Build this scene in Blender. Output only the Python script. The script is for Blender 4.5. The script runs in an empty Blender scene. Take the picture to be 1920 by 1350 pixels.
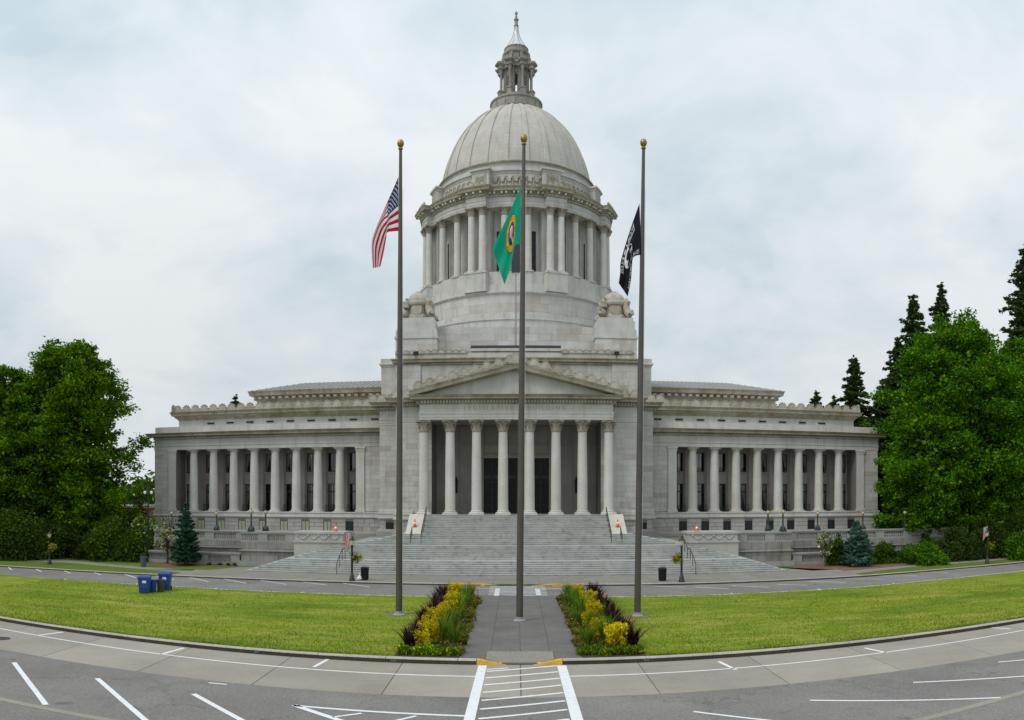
import bpy, math, random
import numpy as np
from mathutils import Vector
random.seed(7); RNG = np.random.default_rng(11)
PI = math.pi; R = math.radians
sc = bpy.context.scene; COL = sc.collection

# ---------------------------------------------------------------- camera (stitched panorama: cylindrical projection)
F, HOR, CX, EYE = 1500.0, 926.0, 968.0, 6.8      # photo pixels per radian, horizon row, axis column, eye height
cam = bpy.data.cameras.new('camera'); camo = bpy.data.objects.new('camera', cam); COL.objects.link(camo)
sc.camera = camo
camo.location = (0, 0, EYE); camo.rotation_euler = (PI/2, 0, 0)
cam.type = 'PANO'; cam.panorama_type = 'CENTRAL_CYLINDRICAL'
cam.central_cylindrical_range_u_min = -CX/F; cam.central_cylindrical_range_u_max = (1920-CX)/F
cam.central_cylindrical_range_v_min = -(1350-HOR)/F; cam.central_cylindrical_range_v_max = HOR/F
cam.clip_start = 0.1; cam.clip_end = 5000

# ---------------------------------------------------------------- world, sun, exposure
SUN_EL, SUN_AZ = R(48), R(-128)                   # azimuth from +Y, positive to +X: behind the camera, to the left
world = bpy.data.worlds.new('World'); sc.world = world; world.use_nodes = True
def build_world():
    nt = world.node_tree; N = nt.nodes; L = nt.links
    bg = N['Background']; out = N['World Output']
    sky = N.new('ShaderNodeTexSky'); sky.sky_type = 'NISHITA'; sky.sun_disc = False
    sky.sun_elevation = SUN_EL; sky.sun_rotation = SUN_AZ
    sky.air_density = 1.2; sky.dust_density = 2.0
    tc = N.new('ShaderNodeTexCoord')
    sep = N.new('ShaderNodeSeparateXYZ'); L.new(tc.outputs['Generated'], sep.inputs[0])
    zz = N.new('ShaderNodeMath'); zz.operation = 'MAXIMUM'; L.new(sep.outputs['Z'], zz.inputs[0]); zz.inputs[1].default_value = 0.0
    za = N.new('ShaderNodeMath'); za.operation = 'ADD'; L.new(zz.outputs[0], za.inputs[0]); za.inputs[1].default_value = 0.42
    dv = N.new('ShaderNodeVectorMath'); dv.operation = 'DIVIDE'
    L.new(tc.outputs['Generated'], dv.inputs[0])
    cb = N.new('ShaderNodeCombineXYZ')
    for k in range(3): L.new(za.outputs[0], cb.inputs[k])
    L.new(cb.outputs[0], dv.inputs[1])
    mp = N.new('ShaderNodeMapping'); L.new(dv.outputs[0], mp.inputs[0])
    mp.inputs['Location'].default_value = (3.1, 1.7, 0); mp.inputs['Scale'].default_value = (1.0, 1.0, 0.8)
    n1 = N.new('ShaderNodeTexNoise'); n1.inputs['Scale'].default_value = 2.3; n1.inputs['Detail'].default_value = 8; n1.inputs['Roughness'].default_value = 0.55; n1.inputs['Distortion'].default_value = 0.25
    L.new(mp.outputs[0], n1.inputs['Vector'])
    rp = N.new('ShaderNodeValToRGB'); L.new(n1.outputs['Fac'], rp.inputs[0])
    e = rp.color_ramp.elements
    e[0].position = 0.36; e[0].color = (0.60, 0.71, 0.78, 1)
    e[1].position = 0.62; e[1].color = (0.90, 0.935, 0.96, 1)
    m = e.new(0.47); m.color = (0.74, 0.82, 0.87, 1)
    # even overcast brightening towards the zenith
    gz = N.new('ShaderNodeMath'); gz.operation = 'MULTIPLY_ADD'; L.new(zz.outputs[0], gz.inputs[0]); gz.inputs[1].default_value = 0.55; gz.inputs[2].default_value = 0.79
    mul = N.new('ShaderNodeVectorMath'); mul.operation = 'SCALE'; L.new(rp.outputs[0], mul.inputs[0]); L.new(gz.outputs[0], mul.inputs['Scale'])
    # white band low over the horizon (thicker cloud seen edge on)
    hz = N.new('ShaderNodeMapRange'); L.new(zz.outputs[0], hz.inputs[0]); hz.inputs[1].default_value = 0.0; hz.inputs[2].default_value = 0.15; hz.inputs[3].default_value = 0.7; hz.inputs[4].default_value = 0.0
    mh = N.new('ShaderNodeMix'); mh.data_type = 'RGBA'; L.new(hz.outputs[0], mh.inputs[0]); L.new(mul.outputs[0], mh.inputs[6]); mh.inputs[7].default_value = (0.88, 0.92, 0.945, 1)
    sk = N.new('ShaderNodeVectorMath'); sk.operation = 'SCALE'; L.new(sky.outputs[0], sk.inputs[0]); sk.inputs['Scale'].default_value = 0.1
    mx = N.new('ShaderNodeMix'); mx.data_type = 'RGBA'; mx.inputs[0].default_value = 0.93
    L.new(sk.outputs[0], mx.inputs[6]); L.new(mh.outputs[2], mx.inputs[7])
    L.new(mx.outputs[2], bg.inputs[0]); bg.inputs[1].default_value = 1.0
build_world()
sl = bpy.data.lights.new('sun', 'SUN'); slo = bpy.data.objects.new('sun', sl); COL.objects.link(slo)
sl.energy = 1.4; sl.angle = R(24); sl.color = (1.0, 0.965, 0.91)
sd = Vector((math.sin(SUN_AZ)*math.cos(SUN_EL), math.cos(SUN_AZ)*math.cos(SUN_EL), math.sin(SUN_EL)))
slo.rotation_euler = (-sd).to_track_quat('-Z', 'Y').to_euler(); slo.location = (-30, -20, 60)
vs = sc.view_settings; vs.view_transform = 'Standard'; vs.look = 'None'; vs.exposure = 0.0; vs.gamma = 1.0; vs.use_curve_mapping = False

# ---------------------------------------------------------------- pixel helpers
def W(px, py, d):
    "a photo pixel on the upright plane Y = d"
    th = (px-CX)/F
    return Vector((d*math.tan(th), d, EYE+(HOR-py)/F*d/math.cos(th)))
def G(px, py, z=0.0):
    "a photo pixel on level ground at height z"
    th = (px-CX)/F; rho = (EYE-z)/((py-HOR)/F)
    return (rho*math.sin(th), rho*math.cos(th))

# ---------------------------------------------------------------- mesh builder
class MB:
    def __init__(s): s.v = []; s.f = []; s.m = []; s.cur = 0
    def add(s, vs, fs):
        o = len(s.v); s.v += [tuple(p) for p in vs]; s.f += [tuple(o+i for i in f) for f in fs]; s.m += [s.cur]*len(fs)
        return s
    def box(s, x0, x1, y0, y1, z0, z1):
        return s.add([(x0,y0,z0),(x1,y0,z0),(x1,y1,z0),(x0,y1,z0),(x0,y0,z1),(x1,y0,z1),(x1,y1,z1),(x0,y1,z1)],
                     [(0,3,2,1),(4,5,6,7),(0,1,5,4),(1,2,6,5),(2,3,7,6),(3,0,4,7)])
    def frustum(s, cx, cy, z0, z1, a0, b0, a1, b1):
        return s.add([(cx-a0,cy-b0,z0),(cx+a0,cy-b0,z0),(cx+a0,cy+b0,z0),(cx-a0,cy+b0,z0),(cx-a1,cy-b1,z1),(cx+a1,cy-b1,z1),(cx+a1,cy+b1,z1),(cx-a1,cy+b1,z1)],
                     [(0,3,2,1),(4,5,6,7),(0,1,5,4),(1,2,6,5),(2,3,7,6),(3,0,4,7)])
    def lathe(s, prof, n=24, cx=0, cy=0, rot=0.0, cap=True, sq=1.0):
        o = len(s.v); k = len(prof)
        for i in range(n):
            a = rot+2*PI*i/n; c, q = math.cos(a), math.sin(a)
            for r, z in prof: s.v.append((cx+r*c, cy+r*q*sq, z))
        for i in range(n):
            j = (i+1) % n
            for t in range(k-1):
                s.f.append((o+i*k+t, o+j*k+t, o+j*k+t+1, o+i*k+t+1)); s.m.append(s.cur)
        if cap:
            for t, rev in ((0, True), (k-1, False)):
                if prof[t][0] > 1e-4:
                    f = [o+i*k+t for i in range(n)]
                    s.f.append(tuple(reversed(f)) if rev else tuple(f)); s.m.append(s.cur)
        return s
    def tube(s, pts, rad, n=8, cap=True):
        pts = [Vector(p) for p in pts]; k = len(pts)
        if not hasattr(rad, '__len__'): rad = [rad]*k
        o = len(s.v)
        for i, p in enumerate(pts):
            t = (pts[min(i+1,k-1)]-pts[max(i-1,0)]); t = t.normalized() if t.length > 1e-9 else Vector((0,0,1))
            up = Vector((0,0,1)) if abs(t.z) < 0.9 else Vector((1,0,0))
            a = t.cross(up).normalized(); b = a.cross(t)
            for j in range(n):
                q = 2*PI*j/n; v = p+(a*math.cos(q)+b*math.sin(q))*rad[i]; s.v.append(tuple(v))
        for i in range(k-1):
            for j in range(n):
                h = (j+1) % n
                s.f.append((o+i*n+j, o+i*n+h, o+(i+1)*n+h, o+(i+1)*n+j)); s.m.append(s.cur)
        if cap:
            s.f.append(tuple(o+j for j in range(n))); s.m.append(s.cur)
            s.f.append(tuple(o+(k-1)*n+j for j in reversed(range(n)))); s.m.append(s.cur)
        return s
    def extrude_xz(s, outline, y0, y1):
        n = len(outline); vs = [(x,y0,z) for x,z in outline]+[(x,y1,z) for x,z in outline]
        return s.add(vs, [tuple(range(n)), tuple(range(2*n-1,n-1,-1))]+[(i,n+i,n+(i+1)%n,(i+1)%n) for i in range(n)])
    def extrude_xy(s, outline, z0, z1):
        n = len(outline); vs = [(x,y,z0) for x,y in outline]+[(x,y,z1) for x,y in outline]
        return s.add(vs, [tuple(reversed(range(n))), tuple(range(n,2*n))]+[(i,(i+1)%n,n+(i+1)%n,n+i) for i in range(n)])
    def extrude_yz(s, outline, x0, x1):
        n = len(outline); vs = [(x0,y,z) for y,z in outline]+[(x1,y,z) for y,z in outline]
        return s.add(vs, [tuple(reversed(range(n))), tuple(range(n,2*n))]+[(i,(i+1)%n,n+(i+1)%n,n+i) for i in range(n)])
    def sweep(s, path, prof, closed=False):
        "profile (out, z) swept along a plan path; out is to the right of travel (towards -Y when going +X)"
        n = len(path); P = [Vector((p[0],p[1])) for p in path]; k = len(prof); o = len(s.v)
        def nrm(a, b):
            d = (b-a).normalized(); return Vector((d.y,-d.x))
        for i in range(n):
            if closed: n0, n1 = nrm(P[i-1],P[i]), nrm(P[i],P[(i+1)%n])
            else:
                n0 = nrm(P[max(i-1,0)],P[max(i,1)]); n1 = nrm(P[min(i,n-2)],P[min(i+1,n-1)])
            m = (n0+n1); m = m/max(m.dot(n0),0.25)
            for q, z in prof: s.v.append((P[i].x+m.x*q, P[i].y+m.y*q, z))
        for i in range(n if closed else n-1):
            j = (i+1) % n
            for t in range(k-1):
                s.f.append((o+i*k+t, o+j*k+t, o+j*k+t+1, o+i*k+t+1)); s.m.append(s.cur)
        return s
    def mesh(s, name, mats, smooth=False, angle=None):
        me = bpy.data.meshes.new(name); me.from_pydata(s.v, [], s.f)
        if not isinstance(mats, (list, tuple)): mats = [mats]
        for m in mats: me.materials.append(M[m])
        if len(mats) > 1: me.polygons.foreach_set('material_index', s.m)
        if smooth: me.polygons.foreach_set('use_smooth', [True]*len(me.polygons))
        me.update()
        if smooth and angle is not None:
            try: me.set_sharp_from_angle(angle=R(angle))
            except Exception: pass
        return me
    def build(s, name, mats, parent=None, smooth=False, angle=40, loc=None):
        return link(name, s.mesh(name, mats, smooth, angle), parent, loc)
WL = {}
def link(name, me, parent=None, loc=None, rot=None, scale=None):
    o = bpy.data.objects.new(name, me); COL.objects.link(o)
    p = Vector(loc) if loc is not None else Vector((0,0,0))
    if parent is not None:
        o.parent = parent; o.location = p-WL[parent.name]
    else: o.location = p
    WL[o.name] = p
    if rot is not None: o.rotation_euler = rot
    if scale is not None: o.scale = scale
    return o
def tag(o, label=None, cat=None, group=None, kind=None):
    if label: o['label'] = label
    if cat: o['category'] = cat
    if group: o['group'] = group
    if kind: o['kind'] = kind
    return o
def thing(name, label, cat, loc=(0,0,0), group=None):
    return tag(link(name, None, None, loc), label, cat, group)
def copy_tree(o, parent=None):
    c = o.copy(); COL.objects.link(c); c.parent = parent; WL[c.name] = WL[o.name]
    for ch in list(o.children): copy_tree(ch, c)
    return c
def place(proto, used, loc, rz=0.0, s=1.0, label=None, group=None):
    o = proto if not used[0] else copy_tree(proto)
    used[0] = True
    o.location = loc; o.rotation_euler = (0,0,rz); o.scale = (s,s,s)
    if label: o['label'] = label
    if group: o['group'] = group
    return o
ORD = ['', 'second ', 'third ', 'fourth ', 'fifth ', 'sixth ', 'seventh ', 'eighth ', 'ninth ', 'tenth ', 'eleventh ', 'twelfth ', 'thirteenth ', 'fourteenth ', 'fifteenth ', 'sixteenth ', 'seventeenth ', 'eighteenth ']

# ---------------------------------------------------------------- materials
M = {}
class NT:
    def __init__(s, name, rough=0.8, spec=0.3):
        s.m = bpy.data.materials.new(name); s.m.use_nodes = True; M[name] = s.m
        s.N = s.m.node_tree.nodes; s.L = s.m.node_tree.links; s.b = s.N['Principled BSDF']
        s.b.inputs['Roughness'].default_value = rough; s.b.inputs['Specular IOR Level'].default_value = spec
        g = s.N.new('ShaderNodeNewGeometry'); s.pos = g.outputs['Position']; s.isl = g.outputs['Random Per Island']; s.geo = g
    def lk(s, a, b):
        s.L.new(a, b)
    def mapped(s, scale):
        mp = s.N.new('ShaderNodeMapping'); s.lk(s.pos, mp.inputs[0]); mp.inputs['Scale'].default_value = scale if hasattr(scale,'__len__') else (scale,)*3
        return mp.outputs[0]
    def noise(s, scale, detail=5, rough=0.55, sc=1.0, dist=0.0):
        n = s.N.new('ShaderNodeTexNoise'); n.inputs['Scale'].default_value = sc; n.inputs['Detail'].default_value = detail; n.inputs['Roughness'].default_value = rough; n.inputs['Distortion'].default_value = dist
        s.lk(s.mapped(scale), n.inputs['Vector']); return n.outputs['Fac']
    def voro(s, scale, feat='F1'):
        n = s.N.new('ShaderNodeTexVoronoi'); n.feature = feat; s.lk(s.mapped(scale), n.inputs['Vector']); return n.outputs['Distance']
    def ramp(s, fac, stops):
        r = s.N.new('ShaderNodeValToRGB'); s.lk(fac, r.inputs[0]); e = r.color_ramp.elements
        while len(e) < len(stops): e.new(0.5)
        for i, (p, c) in enumerate(stops):
            e[i].position = p; e[i].color = (*(c if hasattr(c,'__len__') else (c,c,c)), 1)
        return r.outputs[0]
    def mix(s, fac, a, b, mode='MIX'):
        x = s.N.new('ShaderNodeMix'); x.data_type = 'RGBA'; x.blend_type = mode
        for inp, val in ((x.inputs[0], fac), (x.inputs[6], a), (x.inputs[7], b)):
            if hasattr(val, 'is_output') or isinstance(val, bpy.types.NodeSocket): s.lk(val, inp)
            elif hasattr(val, '__len__'): inp.default_value = (*val, 1)
            else: inp.default_value = val
        return x.outputs[2]
    def math(s, op, a, b=0.0, c=None):
        x = s.N.new('ShaderNodeMath'); x.operation = op
        for i, v in enumerate((a, b) if c is None else (a, b, c)):
            if isinstance(v, bpy.types.NodeSocket): s.lk(v, x.inputs[i])
            else: x.inputs[i].default_value = v
        return x.outputs[0]
    def objrand(s):
        return s.N.new('ShaderNodeObjectInfo').outputs['Random']
    def color(s, c):
        if isinstance(c, bpy.types.NodeSocket): s.lk(c, s.b.inputs['Base Color'])
        else: s.b.inputs['Base Color'].default_value = (*c, 1)
        return s
    def bump(s, h, strength=0.3, dist=0.02):
        b = s.N.new('ShaderNodeBump'); b.inputs['Strength'].default_value = strength; b.inputs['Distance'].default_value = dist
        s.lk(h, b.inputs['Height']); s.lk(b.outputs[0], s.b.inputs['Normal']); return s

def stone(name, c1, c2, stain, sf=0.5, rnd=None, vary=None, bump=0.25):
    t = NT(name, 0.86, 0.25)
    base = t.mix(t.ramp(t.noise(0.55, 7, 0.6), [(0.35, 0.0), (0.65, 1.0)]), c1, c2)
    streak = t.ramp(t.noise((1.6, 1.6, 0.14), 6, 0.65), [(0.50, 0.0), (0.78, sf)])
    col = t.mix(streak, base, stain)
    fine = t.ramp(t.noise(7.0, 5, 0.7), [(0.25, 0.86), (0.75, 1.08)])
    col = t.mix(1.0, col, fine, 'MULTIPLY')
    if rnd:
        r = t.objrand() if rnd == 'obj' else t.isl
        v = vary or [(0.0, (0.84,0.785,0.73)), (0.12, (0.92,0.89,0.86)), (0.35, (0.975,0.97,0.965)), (1.0, (1.05,1.045,1.035))]
        col = t.mix(1.0, col, t.ramp(r, v), 'MULTIPLY')
    t.color(col); t.bump(t.noise(16.0, 4, 0.6), bump, 0.01)
SC1, SC2, SST = (0.56,0.552,0.522), (0.465,0.456,0.426), (0.28,0.23,0.16)
stone('sandstone', SC1, SC2, SST, 0.6)
stone('sandstone_block', SC1, SC2, SST, 0.5, 'obj')
stone('sandstone_island', SC1, SC2, SST, 0.5, 'isl')
stone('column_stone', (0.615,0.604,0.568), (0.53,0.52,0.485), (0.36,0.31,0.24), 0.3, 'obj', [(0.0,(0.93,0.92,0.9)),(1.0,(1.04,1.04,1.03))])
stone('recess_shade_stone', (0.385,0.36,0.33), (0.305,0.285,0.26), (0.2,0.17,0.13), 0.4)  # same sandstone, with the shade of the recesses put into a darker colour
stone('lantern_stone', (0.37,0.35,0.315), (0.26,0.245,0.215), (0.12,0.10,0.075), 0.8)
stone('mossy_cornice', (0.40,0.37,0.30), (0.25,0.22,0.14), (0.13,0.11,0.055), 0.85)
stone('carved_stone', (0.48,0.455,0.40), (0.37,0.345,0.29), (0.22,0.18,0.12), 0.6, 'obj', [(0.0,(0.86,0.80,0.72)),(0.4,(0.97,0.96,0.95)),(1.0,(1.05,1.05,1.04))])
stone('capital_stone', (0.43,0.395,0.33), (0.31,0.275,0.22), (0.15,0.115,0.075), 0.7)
stone('rustic_block', (0.47,0.455,0.43), (0.40,0.385,0.36), (0.25,0.22,0.18), 0.35, 'obj', [(0.0,(0.86,0.82,0.78)),(0.4,(0.97,0.96,0.95)),(1.0,(1.05,1.05,1.05))])
stone('rustic_island', (0.47,0.455,0.43), (0.40,0.385,0.36), (0.25,0.22,0.18), 0.35, 'isl', [(0.0,(0.86,0.82,0.78)),(0.4,(0.97,0.96,0.95)),(1.0,(1.05,1.05,1.05))])
stone('joint_stone', (0.24,0.225,0.20), (0.19,0.18,0.16), (0.12,0.10,0.07), 0.4)
stone('granite', (0.34,0.345,0.335), (0.27,0.275,0.265), (0.14,0.13,0.105), 0.5)
stone('granite_block', (0.315,0.305,0.28), (0.235,0.225,0.20), (0.12,0.105,0.075), 0.7, 'obj', [(0.0,(0.74,0.73,0.71)),(0.5,(0.96,0.96,0.96)),(1.0,(1.12,1.13,1.14))])
stone('granite_island', (0.315,0.305,0.28), (0.235,0.225,0.20), (0.12,0.105,0.075), 0.7, 'isl', [(0.0,(0.74,0.73,0.71)),(0.5,(0.96,0.96,0.96)),(1.0,(1.12,1.13,1.14))])
stone('granite_trim', (0.355,0.35,0.33), (0.285,0.28,0.26), (0.15,0.14,0.11), 0.5)
stone('pedestal_stone', (0.45,0.44,0.405), (0.38,0.37,0.335), (0.22,0.20,0.155), 0.5)
stone('step_stone', (0.43,0.44,0.42), (0.35,0.36,0.345), (0.13,0.125,0.105), 0.65, 'obj', [(0.0,(0.88,0.89,0.88)),(1.0,(1.05,1.05,1.05))])
stone('cheek_stone', (0.60,0.57,0.50), (0.53,0.50,0.43), (0.4,0.36,0.28), 0.3)
def m_dome():
    t = NT('dome_stone', 0.85, 0.25)
    base = t.mix(t.ramp(t.noise(0.5,7,0.6),[(0.35,0.0),(0.65,1.0)]), (0.505,0.487,0.445), (0.44,0.422,0.382))
    streak = t.ramp(t.noise((1.2,1.2,0.1),6,0.65),[(0.48,0.0),(0.75,0.4)])
    col = t.mix(streak, base, (0.27,0.235,0.17))
    sep = t.N.new('ShaderNodeSeparateXYZ'); t.lk(t.pos, sep.inputs[0])
    fr = t.math('FRACT', t.math('MULTIPLY', sep.outputs['Z'], 1.75))
    j = t.ramp(fr, [(0.0,0.88),(0.06,0.88),(0.11,1.0),(1.0,1.0)])
    col = t.mix(1.0, col, j, 'MULTIPLY')
    col = t.mix(1.0, col, t.ramp(t.noise((1.5,1.5,1.75),2,0.9),[(0.3,0.95),(0.7,1.03)]), 'MULTIPLY')
    t.color(col); t.bump(t.noise(16.0,4,0.6),0.2,0.01)
m_dome()
def plain(name, c, rough=0.6, spec=0.4, metal=0.0, var=0.12, sc=3.0):
    t = NT(name, rough, spec); t.b.inputs['Metallic'].default_value = metal
    n = t.ramp(t.noise(sc,5,0.65),[(0.3,1.0-var),(0.7,1.0+var)])
    t.color(t.mix(1.0, c, n, 'MULTIPLY')); return t
plain('inscription', (0.33,0.31,0.275), 0.9); plain('slot_dark', (0.02,0.02,0.022), 0.9)
plain('lead_roof', (0.27,0.27,0.265), 0.75, 0.4, 0.0, 0.1, 0.8); plain('spire_metal', (0.62,0.63,0.63), 0.32, 0.5, 0.55, 0.08)
plain('bronze_dark', (0.018,0.018,0.019), 0.6, 0.3); plain('frame_dark', (0.022,0.025,0.028), 0.45, 0.5)
plain('shutter_blue', (0.022,0.03,0.045), 0.5); plain('pole_bronze', (0.085,0.076,0.064), 0.5, 0.4, 0.2, 0.15, 1.5)
plain('gold_ball', (0.33,0.235,0.06), 0.38, 0.5, 0.65, 0.2, 6.0); plain('lamp_green', (0.022,0.045,0.04), 0.45, 0.5)
plain('lamp_black', (0.014,0.015,0.016), 0.4, 0.5); plain('globe_gold', (0.40,0.33,0.17), 0.35, 0.5); plain('lamp_glass', (0.55,0.48,0.32), 0.25, 0.5)
plain('bin_blue', (0.014,0.055,0.28), 0.42, 0.5, 0, 0.1); plain('bin_grey', (0.055,0.06,0.062), 0.5); plain('bin_slate', (0.075,0.09,0.105), 0.5)
plain('print_white', (0.75,0.77,0.8), 0.6); plain('rubber', (0.02,0.02,0.02), 0.7); plain('trash_black', (0.012,0.013,0.016), 0.45)
plain('bag_white', (0.7,0.7,0.68), 0.7); plain('cone_orange', (0.85,0.10,0.035), 0.5); plain('cone_white', (0.8,0.8,0.8), 0.5)
plain('panel_dark', (0.045,0.05,0.055), 0.55); plain('rope_white', (0.7,0.7,0.68), 0.8); plain('brick_red', (0.20,0.075,0.055), 0.85); plain('flat_roof', (0.25,0.24,0.23), 0.85)
plain('curtain', (0.50,0.49,0.46), 0.9, 0.1); plain('blind', (0.36,0.37,0.27), 0.8, 0.2); plain('interior', (0.012,0.011,0.010), 0.9, 0.05)
plain('bark', (0.09,0.07,0.05), 0.9, 0.15, 0, 0.3, 2.0); plain('bark_pale', (0.19,0.17,0.14), 0.9, 0.15, 0, 0.3, 2.0); plain('disc_concrete', (0.17,0.145,0.115), 0.9)
plain('kerb_yellow', (0.62,0.37,0.035), 0.75, 0.3, 0, 0.25, 5.0); plain('stamp_teal', (0.10,0.26,0.27), 0.8); plain('cast_iron', (0.04,0.04,0.04), 0.7)
def m_glass():
    t = NT('window_glass', 0.03, 0.5); N, L = t.N, t.L
    tr = N.new('ShaderNodeBsdfTransparent'); tr.inputs[0].default_value = (0.82,0.85,0.85,1)
    gl = N.new('ShaderNodeBsdfGlossy'); gl.inputs['Roughness'].default_value = 0.02; gl.inputs['Color'].default_value = (0.9,0.93,0.95,1)
    fr = N.new('ShaderNodeFresnel'); fr.inputs['IOR'].default_value = 1.55
    ad = t.math('MULTIPLY', fr.outputs[0], 1.8); mx = N.new('ShaderNodeMixShader')
    L.new(ad, mx.inputs[0]); L.new(tr.outputs[0], mx.inputs[1]); L.new(gl.outputs[0], mx.inputs[2]); L.new(mx.outputs[0], N['Material Output'].inputs[0])
m_glass()
def m_ground():
    t = NT('asphalt', 0.9, 0.2)
    c = t.mix(t.ramp(t.noise(0.22,6,0.6),[(0.3,0.0),(0.7,1.0)]), (0.155,0.149,0.139), (0.22,0.21,0.195))
    c = t.mix(t.ramp(t.noise((0.5,0.5,1),6,0.7,1.0,1.0),[(0.56,0.0),(0.72,0.35)]), c, (0.075,0.073,0.07))
    c = t.mix(1.0, c, t.ramp(t.noise(11.0,4,0.9),[(0.25,0.55),(0.75,1.55)]), 'MULTIPLY')
    v = t.N.new('ShaderNodeTexVoronoi'); v.feature = 'DISTANCE_TO_EDGE'; v.inputs['Scale'].default_value = 1.0
    ad = t.N.new('ShaderNodeVectorMath'); ad.operation = 'ADD'; nz = t.N.new('ShaderNodeTexNoise'); nz.inputs['Scale'].default_value = 1.3; nz.inputs['Detail'].default_value = 6; t.lk(t.pos, nz.inputs['Vector'])
    mp2 = t.mapped((0.13,0.10,0.13)); sc2 = t.N.new('ShaderNodeVectorMath'); sc2.operation = 'SCALE'; t.lk(nz.outputs['Color'], sc2.inputs[0]); sc2.inputs['Scale'].default_value = 0.22
    t.lk(mp2, ad.inputs[0]); t.lk(sc2.outputs[0], ad.inputs[1]); t.lk(ad.outputs[0], v.inputs['Vector'])
    c = t.mix(t.ramp(v.outputs['Distance'],[(0.0,0.5),(0.0025,0.4),(0.0045,0.0)]), c, (0.07,0.066,0.06))
    c = t.mix(t.ramp(t.noise((0.9,0.9,1),3,0.5),[(0.66,0.0),(0.74,0.5)]), c, (0.06,0.058,0.055))
    t.color(c); t.bump(t.noise(30.0,3,0.7),0.5,0.01)
    t = NT('road_concrete', 0.88, 0.25)
    c = t.mix(t.ramp(t.noise(0.3,6,0.62),[(0.3,0.0),(0.7,1.0)]), (0.345,0.315,0.262), (0.265,0.242,0.205))
    c = t.mix(t.ramp(t.noise((0.12,1.4,1),5,0.7),[(0.55,0.0),(0.75,0.45)]), c, (0.19,0.18,0.165))
    c = t.mix(1.0, c, t.ramp(t.objrand(),[(0.0,0.9),(1.0,1.08)]), 'MULTIPLY')
    c = t.mix(1.0, c, t.ramp(t.noise(9.0,4,0.8),[(0.25,0.86),(0.75,1.12)]), 'MULTIPLY')
    t.color(c); t.bump(t.noise(25.0,3,0.7),0.3,0.006)
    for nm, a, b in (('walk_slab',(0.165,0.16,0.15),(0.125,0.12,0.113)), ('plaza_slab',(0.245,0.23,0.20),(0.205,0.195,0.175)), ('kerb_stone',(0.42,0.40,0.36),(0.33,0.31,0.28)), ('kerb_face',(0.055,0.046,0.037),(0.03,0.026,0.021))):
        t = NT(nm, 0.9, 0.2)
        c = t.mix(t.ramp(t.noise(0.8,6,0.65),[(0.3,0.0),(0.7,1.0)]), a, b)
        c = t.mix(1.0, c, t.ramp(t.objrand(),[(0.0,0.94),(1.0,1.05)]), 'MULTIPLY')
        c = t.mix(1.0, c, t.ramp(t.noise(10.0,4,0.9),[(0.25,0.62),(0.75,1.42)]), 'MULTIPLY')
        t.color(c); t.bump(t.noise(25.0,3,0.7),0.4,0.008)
    plain('joint_dirt', (0.09,0.085,0.06), 0.95)
    t = NT('road_paint', 0.75, 0.3)
    w = t.ramp(t.noise(5.0,7,0.85),[(0.54,0.0),(0.68,0.9)])
    t.color(t.mix(w, t.mix(t.noise(1.2,4,0.6),(0.78,0.80,0.82),(0.66,0.68,0.69)), (0.36,0.35,0.33)))
    t = NT('lawn', 0.92, 0.15)
    c = t.mix(t.ramp(t.noise((0.18,0.5,1),6,0.6),[(0.32,0.0),(0.66,1.0)]), (0.12,0.198,0.006), (0.205,0.245,0.018))
    c = t.mix(t.ramp(t.noise((0.25,1.1,1),7,0.65,1.0,0.6),[(0.48,0.0),(0.74,0.85)]), c, (0.37,0.32,0.085))
    c = t.mix(t.ramp(t.noise((0.12,0.3,1),4,0.6),[(0.52,0.0),(0.68,0.75)]), c, (0.06,0.145,0.004))
    c = t.mix(1.0, c, t.ramp(t.noise(6.0,6,0.8),[(0.25,0.82),(0.75,1.16)]), 'MULTIPLY')
    t.color(c); t.bump(t.noise(9.0,6,0.8),0.45,0.04)
    t = NT('verge_grass', 0.92, 0.15)
    c = t.mix(t.ramp(t.noise(0.35,6,0.6),[(0.3,0.0),(0.7,1.0)]), (0.085,0.14,0.014), (0.125,0.165,0.02))
    c = t.mix(1.0, c, t.ramp(t.noise(6.0,6,0.8),[(0.25,0.65),(0.75,1.3)]), 'MULTIPLY')
    t.color(c); t.bump(t.noise(9.0,6,0.8),0.9,0.05)
    t = NT('bark_mulch', 0.95, 0.1)
    c = t.mix(t.ramp(t.noise(2.0,6,0.7),[(0.3,0.0),(0.7,1.0)]), (0.16,0.075,0.05), (0.25,0.15,0.11))
    t.color(c); t.bump(t.noise(12.0,5,0.8),0.9,0.05)
    t = NT('bed_soil', 0.95, 0.1); t.color(t.mix(t.noise(5.0,5,0.7),(0.05,0.032,0.02),(0.09,0.06,0.04)))
    t = NT('hill_green', 0.95, 0.1); t.color(t.mix(t.noise(0.2,5,0.7),(0.05,0.085,0.015),(0.08,0.11,0.02)))
m_ground()
def leaf(name, cols, trans=0.35, rough=0.75):
    t = NT(name, rough, 0.03)
    c = t.ramp(t.isl, [(i/(len(cols)-1), q) for i, q in enumerate(cols)])
    c = t.mix(1.0, c, t.ramp(t.noise(0.42,3,0.6),[(0.32,0.62),(0.68,1.32)]), 'MULTIPLY')
    t.color(c)
    tl = t.N.new('ShaderNodeBsdfTranslucent'); t.lk(c, tl.inputs[0]); mx = t.N.new('ShaderNodeMixShader'); mx.inputs[0].default_value = trans
    t.lk(t.b.outputs[0], mx.inputs[1]); t.lk(tl.outputs[0], mx.inputs[2]); t.lk(mx.outputs[0], t.N['Material Output'].inputs[0])
leaf('leaf_maple', [(0.026,0.086,0.002),(0.070,0.168,0.003),(0.20,0.34,0.006)])
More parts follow.
